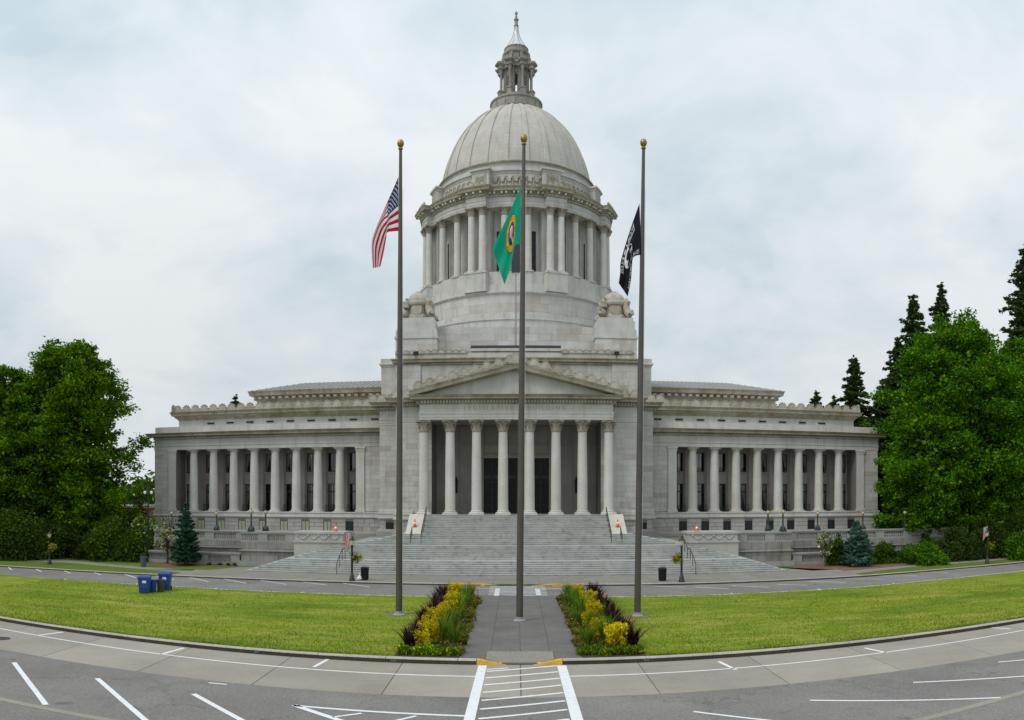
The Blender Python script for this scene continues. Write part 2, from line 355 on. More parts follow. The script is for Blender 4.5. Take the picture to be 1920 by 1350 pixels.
leaf('leaf_maple_bright', [(0.017,0.084,0.003),(0.046,0.164,0.005),(0.15,0.34,0.010)])
leaf('leaf_dark', [(0.028,0.055,0.010),(0.048,0.085,0.014),(0.07,0.115,0.018)])
leaf('leaf_mid', [(0.05,0.12,0.008),(0.085,0.18,0.010),(0.13,0.23,0.014)])
leaf('leaf_red', [(0.07,0.02,0.025),(0.10,0.03,0.03)])
leaf('leaf_fir', [(0.025,0.052,0.016),(0.045,0.080,0.022),(0.075,0.115,0.030)], 0.2)
leaf('leaf_spruce', [(0.020,0.055,0.030),(0.032,0.085,0.045),(0.06,0.13,0.075)], 0.15)
leaf('leaf_bluespruce', [(0.035,0.085,0.058),(0.065,0.135,0.095),(0.11,0.20,0.145)], 0.15)
leaf('petal_white', [(0.70,0.68,0.52),(0.82,0.80,0.68)], 0.3)
leaf('blade_purple', [(0.020,0.009,0.012),(0.035,0.014,0.018),(0.075,0.035,0.034)], 0.12, 0.4)
leaf('blade_green', [(0.055,0.13,0.010),(0.11,0.20,0.014),(0.21,0.29,0.03)], 0.35, 0.5)
leaf('leaf_gold', [(0.55,0.44,0.008),(0.72,0.56,0.012),(0.42,0.40,0.012)], 0.35)
leaf('leaf_low', [(0.05,0.10,0.012),(0.10,0.16,0.015),(0.17,0.20,0.02)], 0.3)
leaf('leaf_rust', [(0.30,0.13,0.015),(0.30,0.24,0.015),(0.16,0.19,0.015)], 0.3)
leaf('petal_yellow', [(0.68,0.55,0.02),(0.75,0.65,0.05)], 0.3)
leaf('petal_orange', [(0.75,0.20,0.015),(0.75,0.28,0.02)], 0.3)
leaf('petal_mauve', [(0.40,0.20,0.32),(0.50,0.30,0.42)], 0.3)
leaf('grass_blade', [(0.09,0.175,0.006),(0.16,0.22,0.012),(0.27,0.26,0.05)], 0.4)
for nm, c in (('flag_red',(0.50,0.012,0.03)),('flag_white',(0.80,0.80,0.82)),('flag_blue',(0.012,0.02,0.10)),('flag_green',(0.006,0.36,0.21)),
              ('flag_yellow',(0.75,0.46,0.02)),('flag_black',(0.012,0.014,0.022)),('flag_royal',(0.03,0.07,0.42)),('flag_flesh',(0.62,0.42,0.26)),('flag_grey',(0.45,0.46,0.47))):
    t = NT(nm, 0.75, 0.2); t.color(c)
    tl = t.N.new('ShaderNodeBsdfTranslucent'); tl.inputs[0].default_value = (*c,1); mx = t.N.new('ShaderNodeMixShader'); mx.inputs[0].default_value = 0.3
    t.lk(t.b.outputs[0], mx.inputs[1]); t.lk(tl.outputs[0], mx.inputs[2]); t.lk(mx.outputs[0], t.N['Material Output'].inputs[0])

# ================================================================ the setting: ground, roads, lawn, walks
def interp(pts, x):
    for (a, ya), (b, yb) in zip(pts, pts[1:]):
        if x <= b: return ya+(yb-ya)*(x-a)/(b-a)
    return pts[-1][1]
def smooth_poly(pts):
    def f(x):
        return sum(interp(pts, x+k*2.0)*w for k, w in ((-2,1),(-1,2),(0,3),(1,2),(2,1)))/9.0
    return f
KN = lambda x: 32.0+0.0037*x*x                                     # back of the near kerb
CN = lambda x: 26.6+0.0029*x*x                                     # concrete band / asphalt boundary
LN = lambda x: 29.65+0.0043*x*x                                    # white parking line
LF = smooth_poly([(-90,55),(-40,53.1),(-9.4,52.2),(11.7,51.5),(23.4,52.2),(41.4,56.2),(90,70)])
KF = smooth_poly([(-110,59),(-44,59.4),(-26,59.6),(-11,59.3),(0,58.9),(13,58.2),(26,58.9),(46,63.0),(110,86)])

def struct(name, mb, mat, parent=None, **k):
    o = mb.build(name, mat, parent, **k)
    if parent is None: o['kind'] = 'structure'
    return o
m = MB(); m.box(-1500,1500,-60,2500,-0.6,-0.06); struct('ground', m, 'verge_grass')
m = MB(); m.box(-150,150,-25,66,-0.05,0.0); road_bed = struct('road_bed', m, 'joint_dirt')
def band(y0, y1, x0, x1, z0, z1, n):
    mb = MB(); xs = [x0+(x1-x0)*i/n for i in range(n+1)]
    vs = []
    for x in xs: vs += [(x,y0(x),z0),(x,y1(x),z0),(x,y0(x),z1),(x,y1(x),z1)]
    fs = []
    for i in range(n):
        a = i*4; b = a+4
        fs += [(a+2,b+2,b+3,a+3),(a,b,b+2,a+2),(a+1,a+3,b+3,b+1)]
    fs += [(0,2,3,1),(n*4,n*4+1,n*4+3,n*4+2)]
    mb.add(vs, fs); return mb
lot = struct('parking_lot', band(lambda x: -20.0, CN, -60, 60, 0.001, 0.015, 60), 'asphalt')
froad = struct('road', band(lambda x: LF(x)-0.6, lambda x: KF(x)+0.1, -110, 110, 0.001, 0.015, 110), 'asphalt')
# concrete band in panels
conc = struct('concrete_lane', band(lambda x: CN(x)+0.02, lambda x: KN(x)-0.32, -50, 50, 0.0005, 0.004, 50), 'joint_dirt')
xe = [-47.0]
while xe[-1] < 46: xe.append(xe[-1]+4.7)
def slab(name, parent, mat, y0, y1, xa, xb, z0, z1, n=3, g=0.012):
    o = band(y0, y1, xa+g, xb-g, z0, z1, n).build(name, mat, parent)
    return o
for a, b in zip(xe, xe[1:]):
    slab('road_panel', conc, 'road_concrete', lambda x: CN(x)+0.015, lambda x: KN(x)-0.31, a+0.16, b+0.16, 0.004, 0.02, 4, 0.018)
# lawns
def lawn(x0, x1, nm):
    nx, ny = int((x1-x0)/0.8), 24; mb = MB(); vs = []; fs = []
    for i in range(nx+1):
        x = x0+(x1-x0)*i/nx
        for j in range(ny+1):
            t = j/ny; y = KN(x)+(LF(x)-KN(x))*t
            z = 0.188+0.05*math.sin(PI*t)+0.012*math.sin(x*1.7+y)*math.sin(y*0.9)*(0 < j < ny)
            vs.append((x, y, z if 0 < j < ny else (0.188 if j == 0 else 0.02)))
    for i in range(nx):
        for j in range(ny):
            a = i*(ny+1)+j; fs.append((a, a+ny+1, a+ny+2, a+1))
    mb.add(vs, fs); return struct(nm, mb, 'lawn', smooth=True, angle=None)
BL0, BL1, BR0, BR1 = -4.95, -2.32, 2.66, 5.30
lawn(-56, BL0, 'lawn'); lawn(BR1, 56, 'lawn')
# flower bed soil, central walk
for a, b in ((BL0, BL1), (BR0, BR1)):
    m = band(KN, lambda x: 51.6, a, b, 0.0, 0.21, 4); struct('bed_soil', m, 'bed_soil')
wk = band(lambda x: 33.6, lambda x: 51.95, BL1, BR0, 0.0, 0.168, 6)
for a, b in ((BL1,-1.25),(1.54,BR0)):
    w2 = band(lambda x: KN(x)-0.02, lambda x: 33.6, a, b, 0.0, 0.1675, 2); wk.add(w2.v, w2.f)
walk = struct('walk', wk, 'joint_dirt')
wx = [BL1+(BR0-BL1)*i/4 for i in range(5)]; wy = [33.6+1.535*i for i in range(13)]
for a, b in zip(wx, wx[1:]):
    for j in range(12):
        slab('paving_slab', walk, 'walk_slab', lambda x: wy[j]+0.008, lambda x: wy[j+1]-0.008, a, b, 0.168, 0.188, 1, 0.008)
for a, b in ((BL1, -1.25), (1.55, BR0)):
    slab('paving_slab', walk, 'walk_slab', lambda x: KN(x)+0.01, lambda x: 33.59, a, b, 0.168, 0.188, 2, 0.008)
m = MB(); m.add([(-0.42,31.7,0.022),(0.68,31.7,0.022),(0.95,33.59,0.19),(-0.68,33.59,0.19),(-1.24,31.98,0.19),(-1.24,33.59,0.19),(1.53,31.98,0.19),(1.53,33.59,0.19)],
                [(0,1,2,3),(0,3,5),(0,5,4),(1,6,7),(1,7,2)]); m.build('kerb_ramp', 'plaza_slab', walk)
# kerbs
def kerb(name, yb, width, x0, x1, step, holes, front=-1, h=1.0):
    base = struct(name, band(lambda x: yb(x)-(width-0.03 if front < 0 else 0.03), lambda x: yb(x)+(width-0.03 if front > 0 else -0.03), x0, x1, -0.02, 0.06, 60), 'joint_dirt')
    x = x0
    while x < x1-0.1:
        e = min(x+step*random.uniform(0.9,1.1), x1)
        for h0, h1 in holes:
            if x < h0 < e: e = h0
        if any(h0-0.01 <= x < h1 for h0, h1 in holes):
            x = next(h1 for h0, h1 in holes if h0-0.01 <= x < h1); continue
        n = 4; vs = []; fs = []
        for i in range(n+1):
            q = x+0.012+(e-x-0.024)*i/n; y = yb(q)
            ya, yc = (y-width, y) if front < 0 else (y, y+width)
            fr = ya; dz = 0.006*((i*7) % 3)
            vs += [(q,fr-0.03,0.0),(q,fr,0.125*h),(q,fr+0.03,0.158*h),(q,yc-0.02,0.16*h),(q,yc,0.15*h),(q,yc,0.0)]
        for i in range(n):
            for k in range(5): a = i*6+k; fs.append((a, a+6, a+7, a+1))
        fs += [tuple(range(5,-1,-1)), tuple(n*6+k for k in range(6))]
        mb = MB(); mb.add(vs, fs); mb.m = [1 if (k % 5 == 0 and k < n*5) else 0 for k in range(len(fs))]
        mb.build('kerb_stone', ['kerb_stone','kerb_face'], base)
        x = e
    return base
kn = kerb('kerb', lambda x: KN(x)-0.005, 0.30, -50, 50, 3.1, [(-1.58,-0.40),(-0.40,0.66),(0.66,1.84)], h=1.35)
kf = kerb('kerb', lambda x: KF(x), 0.25, -100, 100, 3.0, [(-5.0,-0.9),(-0.9,1.1),(1.1,5.0)], front=1)
def wedge(x0, x1, y, parent, w=0.3, h=0.165):
    mb = MB(); mb.add([(x0,y-w-0.03,0),(x0,y,0),(x0,y,h),(x0,y-w,h),(x1,y-w-0.03,0.0),(x1,y,0.0),(x1,y,0.03),(x1,y-w,0.03)],
                      [(0,1,2,3),(7,6,5,4),(3,2,6,7),(0,3,7,4),(1,5,6,2)]); mb.build('yellow_kerb_end', 'kerb_yellow', parent)
wedge(-1.57, -0.40, KN(-1), kn, 0.3, 0.218); wedge(1.83, 0.66, KN(1), kn, 0.3, 0.218)
m = MB(); m.box(-5.0,-2.6,KF(-4),KF(-4)+0.25,0,0.165); m.build('yellow_kerb_end','kerb_yellow',kf); wedge(-2.6,-0.95,KF(-2)+0.25,kf,0.25)
m = MB(); m.box(2.6,5.0,KF(4),KF(4)+0.25,0,0.165); m.build('yellow_kerb_end','kerb_yellow',kf); wedge(2.6,1.05,KF(2)+0.25,kf,0.25)
# sidewalk slabs in front of the stairs, verges and paths beyond the far road
STAIR_Y = 64.6
verge = struct('verge', band(lambda x: KF(x)+0.2, lambda x: 112.0 if x < 0 else 118.0, -110, 110, -0.04, 0.115, 110), 'verge_grass')
plaza = struct('sidewalk', band(lambda x: KF(x)+0.245, lambda x: STAIR_Y+0.4, -27.5, 27.5, 0.0, 0.122, 40), 'joint_dirt')
pxs = [-27.5+1.72*i for i in range(33)]
for a, b in zip(pxs, pxs[1:]):
    for t0, t1 in ((0,0.36),(0.36,0.70),(0.70,1.0)):
        slab('paving_slab', plaza, 'plaza_slab', lambda x: KF(x)+0.25+(STAIR_Y+0.2-KF(x)-0.25)*t0+0.008, lambda x: KF(x)+0.25+(STAIR_Y+0.2-KF(x)-0.25)*t1-0.008, a, b, 0.122, 0.14, 1, 0.008)
def sheet(name, pts, z, mat, kind='structure', parent=None):
    mb = MB(); mb.add([(x,y,z) for x,y in pts], [tuple(range(len(pts)))]); o = mb.build(name, mat, parent)
    if parent is None and kind: o['kind'] = kind
    return o
gz = 0.13
sheet('path', [G(*p,gz) for p in ((-200,1034),(0,1046),(120,1050),(270,1063),(379,1070),(449,1063.5))]+[(-22.4,70.1),(-22.2,64.7),(-27.4,64.9),(-27.4,60.2)]+[G(*p,gz) for p in ((354,1075),(270,1067.5),(120,1055),(0,1050),(-200,1039))], 0.133, 'plaza_slab')
sheet('path', [G(*p,gz) for p in ((2060,1030),(1920,1043),(1697,1060.5),(1558,1072.7),(1485,1066))]+[(22.4,70.1),(22.2,64.7),(27.4,64.9),(27.4,59.6)]+[G(*p,gz) for p in ((1590,1077),(1697,1064.5),(1920,1046.5),(2060,1034))], 0.133, 'plaza_slab')
sheet('mulch_bed', [G(*p,gz) for p in ((1488,1066),(1558,1072.3),(1697,1060.2),(1800,1051),(1760,1043),(1600,1050),(1490,1060))], 0.129, 'bark_mulch')
sheet('mulch_bed', [G(*p,gz) for p in ((276,1057),(320,1062),(372,1061),(448,1062.5),(446,1060),(380,1056),(300,1052))], 0.129, 'bark_mulch')
# painted markings
def stripe(p, q, w, parent, name='parking_line', z=0.025, px=True):
    a = Vector(G(*p) if px else p); b = Vector(G(*q) if px else q); d = (b-a).normalized(); n = Vector((-d.y,d.x))*w/2
    k = max(1, int((b-a).length/2)); vs = []; fs = []
    for i in range(k+1):
        c = a+(b-a)*i/k; vs += [(c.x+n.x,c.y+n.y,z),(c.x-n.x,c.y-n.y,z)]
    for i in range(k): fs.append((i*2,i*2+1,i*2+3,i*2+2))
    mb = MB(); mb.add(vs, fs); return mb.build(name, 'road_paint', parent)
def cl(x, y, x0, y0, s): return (x0+x/s, y0+y/s)
A = lambda x, y: cl(x, y, 0, 1050, 2.743)
B = lambda x, y: cl(x, y, 1220, 1050, 2.743)
def curve_line(f, x0, x1, w, parent, z=0.025):
    band(lambda x: f(x)-w/2, lambda x: f(x)+w/2, x0, x1, z-0.003, z, max(4,int(abs(x1-x0)))).build('parking_line', 'road_paint', parent)
curve_line(LN, -46, -1.2, 0.11, conc); curve_line(LN, 2.0, 46, 0.11, conc)
for p, q in ((A(195,390),A(325,373)),(A(830,487),A(945,455)),(A(1615,553),A(1692,510)),(B(438,567),B(350,525)),(B(1218,480),B(1100,455)),(B(1850,357),B(1715,347))): stripe(p,q,0.16,conc)
for p, q, w in ((A(72,530),A(236,748),0.2),(A(500,612),A(760,838),0.2),(A(995,692),A(1262,838),0.2),(B(1788,528),B(2200,490),0.13),(B(1350,633),B(2200,578),0.13),(B(820,725),B(1800,711),0.13),(B(220,783),B(700,838),0.13)): stripe(p,q,w,lot)
for p, q, w in ((A(1510,752),A(2400,806),0.16),(A(1512,750),A(1800,845),0.22),(A(1710,812),A(1860,792),0.12),(A(1990,840),A(2140,806),0.12)): stripe(p,q,w,lot,'hatch_line')
for p, q in ((A(-300,650),A(620,838)),(B(1340,838),B(2200,600))):
    o = stripe(p,q,0.34,lot,'concrete_strip',0.022); o.data.materials[0] = M['road_concrete']
stripe((-1.33,31.55),(-1.45,20),0.34,lot,'crosswalk_bar',0.026,False); stripe((1.79,31.55),(1.85,20),0.36,lot,'crosswalk_bar',0.026,False)
for k in range(10):
    y = 31.0-1.07*k
    if k == 0: stripe((-1.14,30.85),(-0.3,31.15),0.14,lot,'crosswalk_stripe',0.026,False)
    stripe((-1.14,y-0.5),(1.6,y+0.5),0.15,lot,'crosswalk_stripe',0.026,False)
curve_line(lambda x: LF(x)+0.55, -70, -2.4, 0.12, froad); curve_line(lambda x: LF(x)+0.55, 2.7, 60, 0.12, froad)
stripe((-1.32,52.6),(-1.32,57.3),0.34,froad,'crosswalk_bar',0.026,False); stripe((1.5,52.6),(1.5,57.3),0.34,froad,'crosswalk_bar',0.026,False)
for k in range(9): stripe((-1.9,52.4+0.75*k),(2.1,52.7+0.75*k),0.16,froad,'crosswalk_stripe',0.026,False)
stripe((-5.5,58.0),(-1.6,57.2),0.12,froad,'parking_line',0.026,False); stripe((5.5,57.4),(1.8,56.9),0.12,froad,'parking_line',0.026,False)
for p, q in (((38,35),(60,52)),((172,42),(215,62)),((305,48),(365,70)),((452,54),(518,78)),((607,64),(697,92)),((780,78),(895,103)),((950,86),(1073,113)),((1147,98),(1268,121)),((1310,102),(1475,127)),((1500,106),(1683,131)),((1690,110),(1900,140))):
    stripe(A(*p),A(*q),0.12,froad)
for p, q in (((-60,133),(175,141)),((230,140),(400,150)),((420,133),(608,142)),((650,127),(805,131)),((820,112),(1005,117)),((1000,98),(1190,100)),((1180,84),(1375,83)),((1390,68),(1530,66)),((1560,50),(1675,46))):
    stripe(B(*p),B(*q),0.12,froad)
for x in (-34,-27.5,-21,-14.5,-8,8.5,14.5,21,27.5): stripe((x,LF(x)+0.3),(x,LF(x)+1.0),0.12,froad,'parking_line',0.026,False)
m = MB(); c = G(3,1198); m.lathe([(0.42,0.02),(0.42,0.032),(0.36,0.036),(0.0,0.036)],20,c[0],c[1]); m.build('manhole_cover','cast_iron',conc)
m = MB(); c = G(408,1283); m.add([(c[0]-0.35,c[1]-0.05,0.024),(c[0]+0.35,c[1]-0.05,0.024),(c[0]+0.35,c[1]+0.06,0.024),(c[0]-0.35,c[1]+0.06,0.024)],[(0,1,2,3)]); m.build('paint_patch','road_paint',lot)
def text_obj(name, body, size, loc, rot, mat, parent, ext=0.004, sx=1.0, spacing=1.0):
    cu = bpy.data.curves.new(name,'FONT'); cu.body = body; cu.size = size; cu.extrude = ext; cu.align_x = 'CENTER'; cu.align_y = 'CENTER'; cu.space_character = spacing; cu.resolution_u = 2
    tmp = bpy.data.objects.new('tmp', cu); COL.objects.link(tmp)
    dg = bpy.context.evaluated_depsgraph_get(); me = bpy.data.meshes.new_from_object(tmp.evaluated_get(dg)); bpy.data.objects.remove(tmp)
    me.materials.clear(); me.materials.append(M[mat])
    return link(name, me, parent, loc, rot, (sx,1,1))
for px_, s_ in ((738,'060'),(477,'059'),(1212,'061')):
    x = 31.8*math.tan((px_-CX)/F)
    text_obj('kerb_number', s_, 0.12, (x, KN(x)-0.335, 0.10), (R(78),0,-0.0074*x*-1), 'stamp_teal', kn, 0.006, 1.2)

# ================================================================ the domed building
TER = 2.25; FLOOR = 4.8
cap = thing('capitol_building', 'grey sandstone domed building with columned portico and two long colonnaded wings', 'building', (0,84,0))
BLK = []                                             # ashlar blocks: (x0,x1,y0,y1,z0,z1,material)
def ashlar(x0, x1, z0, z1, y, course, length, gap=0.014, proud=0.02, holes=(), mat='sandstone_block'):
    n = max(1, round((z1-z0)/course)); h = (z1-z0)/n
    for r in range(n):
        za, zb = z0+r*h, z0+(r+1)*h
        segs = [(x0,x1)]
        for a, b, c, d in holes:
            if c < zb-0.05 and d > za+0.05:
                ns = []
                for p, q in segs:
                    if b <= p or a >= q: ns.append((p,q)); continue
                    if a > p: ns.append((p,a))
                    if b < q: ns.append((b,q))
                segs = ns
        for p, q in segs:
            if q-p < 0.12: continue
            x = p; first = True
            while x < q-1e-6:
                l = length*random.uniform(0.8,1.25)*(0.5 if first and r % 2 else 1.0); e = x+l; first = False
                if q-e < length*0.4: e = q
                BLK.append((x+gap/2,e-gap/2,y-proud-random.uniform(0,0.006),y+0.03,za+gap/2,zb-gap/2,mat)); x = e
def part(name, mb, mat, parent=None, **k): return mb.build(name, mat, parent or cap, **k)

# ---- capitals, bases, shafts (shared meshes)
def corinthian():
    m = MB(); m.lathe([(0.40,0.0),(0.44,0.03),(0.44,0.08),(0.40,0.10),(0.41,0.5),(0.47,0.85),(0.56,1.06)],16)
    def leaf_(a, r0, z0, h, w, out):
        c, s = math.cos(a), math.sin(a); vs = []
        for t, o, ww in ((0,0.03,0.8),(0.5,0.06,1.0),(0.85,0.16,0.9),(1.0,out,0.55),(0.9,out+0.05,0.25)):
            rr = r0+o
            for sg in (-1,0,1): vs.append((rr*c-s*sg*w*ww/2+(c*0.03 if sg == 0 else 0), rr*s+c*sg*w*ww/2+(s*0.03 if sg == 0 else 0), z0+h*t))
        fs = []
        for i in range(4):
            for k in range(2): q = i*3+k; fs.append((q,q+1,q+4,q+3))
        m.add(vs, fs)
    for i in range(8): leaf_(2*PI*i/8, 0.41, 0.10, 0.44, 0.25, 0.27)
    for i in range(8): leaf_(2*PI*(i+0.5)/8, 0.41, 0.12, 0.76, 0.24, 0.33)
    for i in range(4):
        a = PI/4+PI/2*i; c, s = math.cos(a), math.sin(a)
        p = [Vector((c*q,s*q,z)) for q, z in ((0.46,0.62),(0.55,0.85),(0.68,1.02),(0.78,1.03),(0.81,0.94),(0.75,0.88),(0.70,0.93))]
        m.tube(p, [0.05,0.06,0.07,0.075,0.07,0.06,0.04], 6)
        b = a+PI/4; m.lathe([(0.0,0.98),(0.08,1.0),(0.1,1.07),(0.06,1.14),(0,1.16)],6,0.60*math.cos(b),0.60*math.sin(b))
    pts = []
    for i in range(4):
        a = PI/4+PI/2*i; d = 0.98
        pts += [(d*math.cos(a-0.07),d*math.sin(a-0.07)),(d*math.cos(a+0.07),d*math.sin(a+0.07)),(0.60*math.cos(a+PI/4),0.60*math.sin(a+PI/4))]
    m.extrude_xy(pts, 1.06, 1.24); return m.mesh('corinthian_capital','capital_stone')
def attic_base(r, w, h):
    m = MB(); m.box(-w,w,-w,w,0,h*0.34)
    m.lathe([(w*0.98,h*0.34),(w*0.99,h*0.45),(w*0.93,h*0.55),(r*1.12,h*0.62),(r*1.12,h*0.72),(r*1.17,h*0.8),(r*1.15,h*0.9),(r*1.03,h*0.95),(r,h)],28)
    return m.mesh('attic_base','column_stone',True,35)
def shaft(rb, rt, h, drums, fl=0):
    m = MB(); pr = []; n = 10
    for k in range(drums):
        for t in (0.0,0.012,0.5,0.988,1.0):
            q = (k+t)/drums; r = rb+(rt-rb)*(q**1.6); pr.append((r-(0.012 if t in (0.0,1.0) and 0 < q < 1 else 0), h*q))
    m.lathe(pr, 28); return m.mesh('shaft','column_stone',True,22)
PCX = [-8.925+2.55*i for i in range(8)]
me_cor = corinthian(); me_pb = attic_base(0.5,0.735,0.42); me_ps = shaft(0.495,0.425,7.55,6)
for x in PCX:
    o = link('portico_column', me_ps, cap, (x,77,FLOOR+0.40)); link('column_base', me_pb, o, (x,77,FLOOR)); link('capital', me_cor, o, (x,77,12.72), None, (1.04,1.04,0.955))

# ---- central mass behind the portico
for s in (-1,1):
    m = MB(); a, b = sorted((s*11.9,s*8.3)); m.box(a,b,78.4,83.6,TER-0.3,13.9); a, b = sorted((s*14.1,s*11.9)); m.box(a,b,81.8,96,TER-0.3,13.9)
    part('pavilion_wall', m, 'joint_stone')
for s in (-1,1):
    a, b = sorted((s*11.9, s*8.32)); c, d = sorted((s*14.1, s*11.92))
    dr = sorted((s*13.45, s*12.65))
    ashlar(a,b,FLOOR+0.1,13.86,78.4,0.52,1.25); ashlar(c,d,FLOOR+0.1,13.86,81.8,0.52,1.1)
    ashlar(a,b,TER+0.95,4.12,78.4,0.42,0.95,0.045,0.035,(),'rustic_block'); ashlar(c,d,TER+0.95,4.12,81.8,0.42,0.9,0.045,0.035,[(dr[0],dr[1],0,3.85)],'rustic_block')
    m = MB(); m.box(dr[0],dr[1],81.72,81.79,TER,3.85); o = part('basement_door', m, 'bronze_dark')
    m = MB()
    for q in (0.25,0.5,0.75): m.box(dr[0]+0.8*q-0.015,dr[0]+0.8*q+0.015,81.70,81.73,TER+0.1,3.75)
    m.build('door_rail','frame_dark',o)
# recessed portico wall
m = MB(); m.box(-8.3,8.3,83.0,83.6,FLOOR-0.3,13.9); part('portico_wall', m, 'recess_shade_stone')
ashlar(-8.25,8.25,FLOOR+0.3,13.8,83.0,0.52,1.2,0.012,0.012,[(-4.0,4.0,0,10.95)],'recess_shade_block')
for x in PCX[1:-1]: m = MB(); m.box(x-0.45,x+0.45,82.72,82.98,FLOOR,13.87); part('pilaster', m, 'recess_shade_stone')
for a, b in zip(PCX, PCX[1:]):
    m = MB(); m.box(a+0.47,b-0.47,82.86,82.983,10.95,11.85); m.box(a+0.46,b-0.46,82.80,82.984,11.7,11.9); part('belt_course', m, 'recess_shade_stone')
for x0, x1 in ((-3.32,-1.72),(-0.80,0.80),(1.72,3.32)):
    m = MB(); m.box(x0-0.06,x1+0.06,82.9,82.984,FLOOR+0.02,10.5); d = part('entrance_door', m, 'bronze_dark')
    m = MB(); m.box(x0-0.35,x0-0.06,82.80,82.97,FLOOR,10.75); m.box(x1+0.06,x1+0.35,82.80,82.97,FLOOR,10.75); m.box(x0-0.35,x1+0.35,82.78,82.96,10.5,10.86); m.build('door_surround','recess_shade_stone',d)
    m = MB(); m.box(x0,x1,82.84,82.9,8.35,8.75); xm = (x0+x1)/2; m.box(xm-0.05,xm+0.05,82.84,82.9,FLOOR,10.4)
    for k in range(1,8): m.box(x0+(x1-x0)*k/8-0.02,x0+(x1-x0)*k/8+0.02,82.85,82.9,8.75,10.4)
    for z in (5.6,6.4,7.2,8.0): m.box(x0+0.08,xm-0.1,82.86,82.9,z,z+0.06); m.box(xm+0.1,x1-0.08,82.86,82.9,z,z+0.06)
    m.build('door_grille','frame_dark',d)
for s in (-1,1):
    x = s*6.2; m = MB(); m.box(x-0.12,x+0.12,82.6,82.7,6.9,8.3); m.lathe([(0.04,7.2),(0.13,7.35),(0.16,8.2),(0.09,8.4),(0.02,8.6)],8,x,82.45); part('wall_lantern', m, 'bronze_dark')
# portico floor, ceiling
m = MB(); m.box(-10.0,10.0,75.75,83.0,FLOOR-0.3,FLOOR-0.004); part('portico_floor', m, 'granite')
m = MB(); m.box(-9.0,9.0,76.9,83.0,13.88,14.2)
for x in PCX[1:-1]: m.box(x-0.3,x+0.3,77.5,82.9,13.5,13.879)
part('portico_ceiling', m, 'recess_shade_stone')
# ---- entablature round the centre
EP = [(-14.1,96),(-14.1,81.8),(-11.9,81.8),(-11.9,78.4),(-9.25,78.4),(-9.25,76.2),(9.25,76.2),(9.25,78.4),(11.9,78.4),(11.9,81.8),(14.1,81.8),(14.1,96)]
m = MB(); m.sweep(EP, [(-0.8,13.9),(0.0,13.9),(0.0,14.12),(0.03,14.13),(0.03,14.38),(0.06,14.39),(0.10,14.56),(0.10,14.6),(0.0,14.62),(0.0,15.36)])
part('entablature', m, 'sandstone')
m = MB(); m.sweep(EP, [(0.0,15.36),(0.1,15.40),(0.1,15.46),(0.14,15.47),(0.14,15.76),(0.34,15.80),(0.80,15.84),(0.80,16.02),(0.88,16.05),(1.0,16.22),(-1.2,16.28)])
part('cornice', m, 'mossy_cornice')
def dentils(path, out, z0, z1, w, pitch, depth, closed=False, skip=0):
    m = MB(); n = len(path)
    for i in range(n if closed else n-1):
        a = Vector(path[i]); b = Vector(path[(i+1)%n]); L = (b-a).length
        if L < pitch: continue
        d = (b-a)/L; nn = Vector((d.y,-d.x)); k = int(L/pitch); off = (L-k*pitch)/2+pitch/2
        for j in range(k):
            c = a+d*(off+j*pitch)+nn*out
            p = [c-d*w/2, c+d*w/2, c+d*w/2+nn*depth, c-d*w/2+nn*depth]
            m.add([(q.x,q.y,z0) for q in p]+[(q.x,q.y,z1) for q in p], [(3,2,1,0),(4,5,6,7),(0,1,5,4),(1,2,6,5),(2,3,7,6),(3,0,4,7)])
    return m
tag(part('dentil_course', dentils(EP,0.141,15.50,15.74,0.17,0.30,0.18), 'sandstone'), kind='stuff')
# pediment
AP, TIPX, TIPZ, PY = 19.1, 10.12, 16.25, 75.2
m = MB(); m.extrude_xz([(-8.9,16.3),(8.9,16.3),(0,18.75)], 76.15, 82.0); ped = part('pediment', m, 'sandstone')
m = MB()
for s in (-1,1):
    sec = [(0.0,-0.02),(0.0,0.10),(-0.05,0.12),(-0.05,0.42),(-0.25,0.55)]
    vs = []
    for (x, z) in ((s*TIPX, TIPZ-0.18), (0.0, AP-0.52)):
        vs += [(x,75.95,z-0.05),(x,75.55,z+0.02),(x,75.3,z+0.06),(x,75.25,z+0.30),(x,75.15,z+0.52),(x,82.2,z+0.56),(x,82.2,z-0.05)]
    m.add(vs, [(i,i+7,(i+1)%7+7,(i+1)%7) for i in range(7)]+[(0,1,2,3,4,5,6)])
m.build('raking_cornice','mossy_cornice',ped)
text_obj('inscription', 'LEGISLATIVE    BUILDING', 0.62, (-0.12,76.19,14.98), (PI/2,0,0), 'inscription', cap, 0.004, 1.0, 1.42)['kind'] = 'stuff'
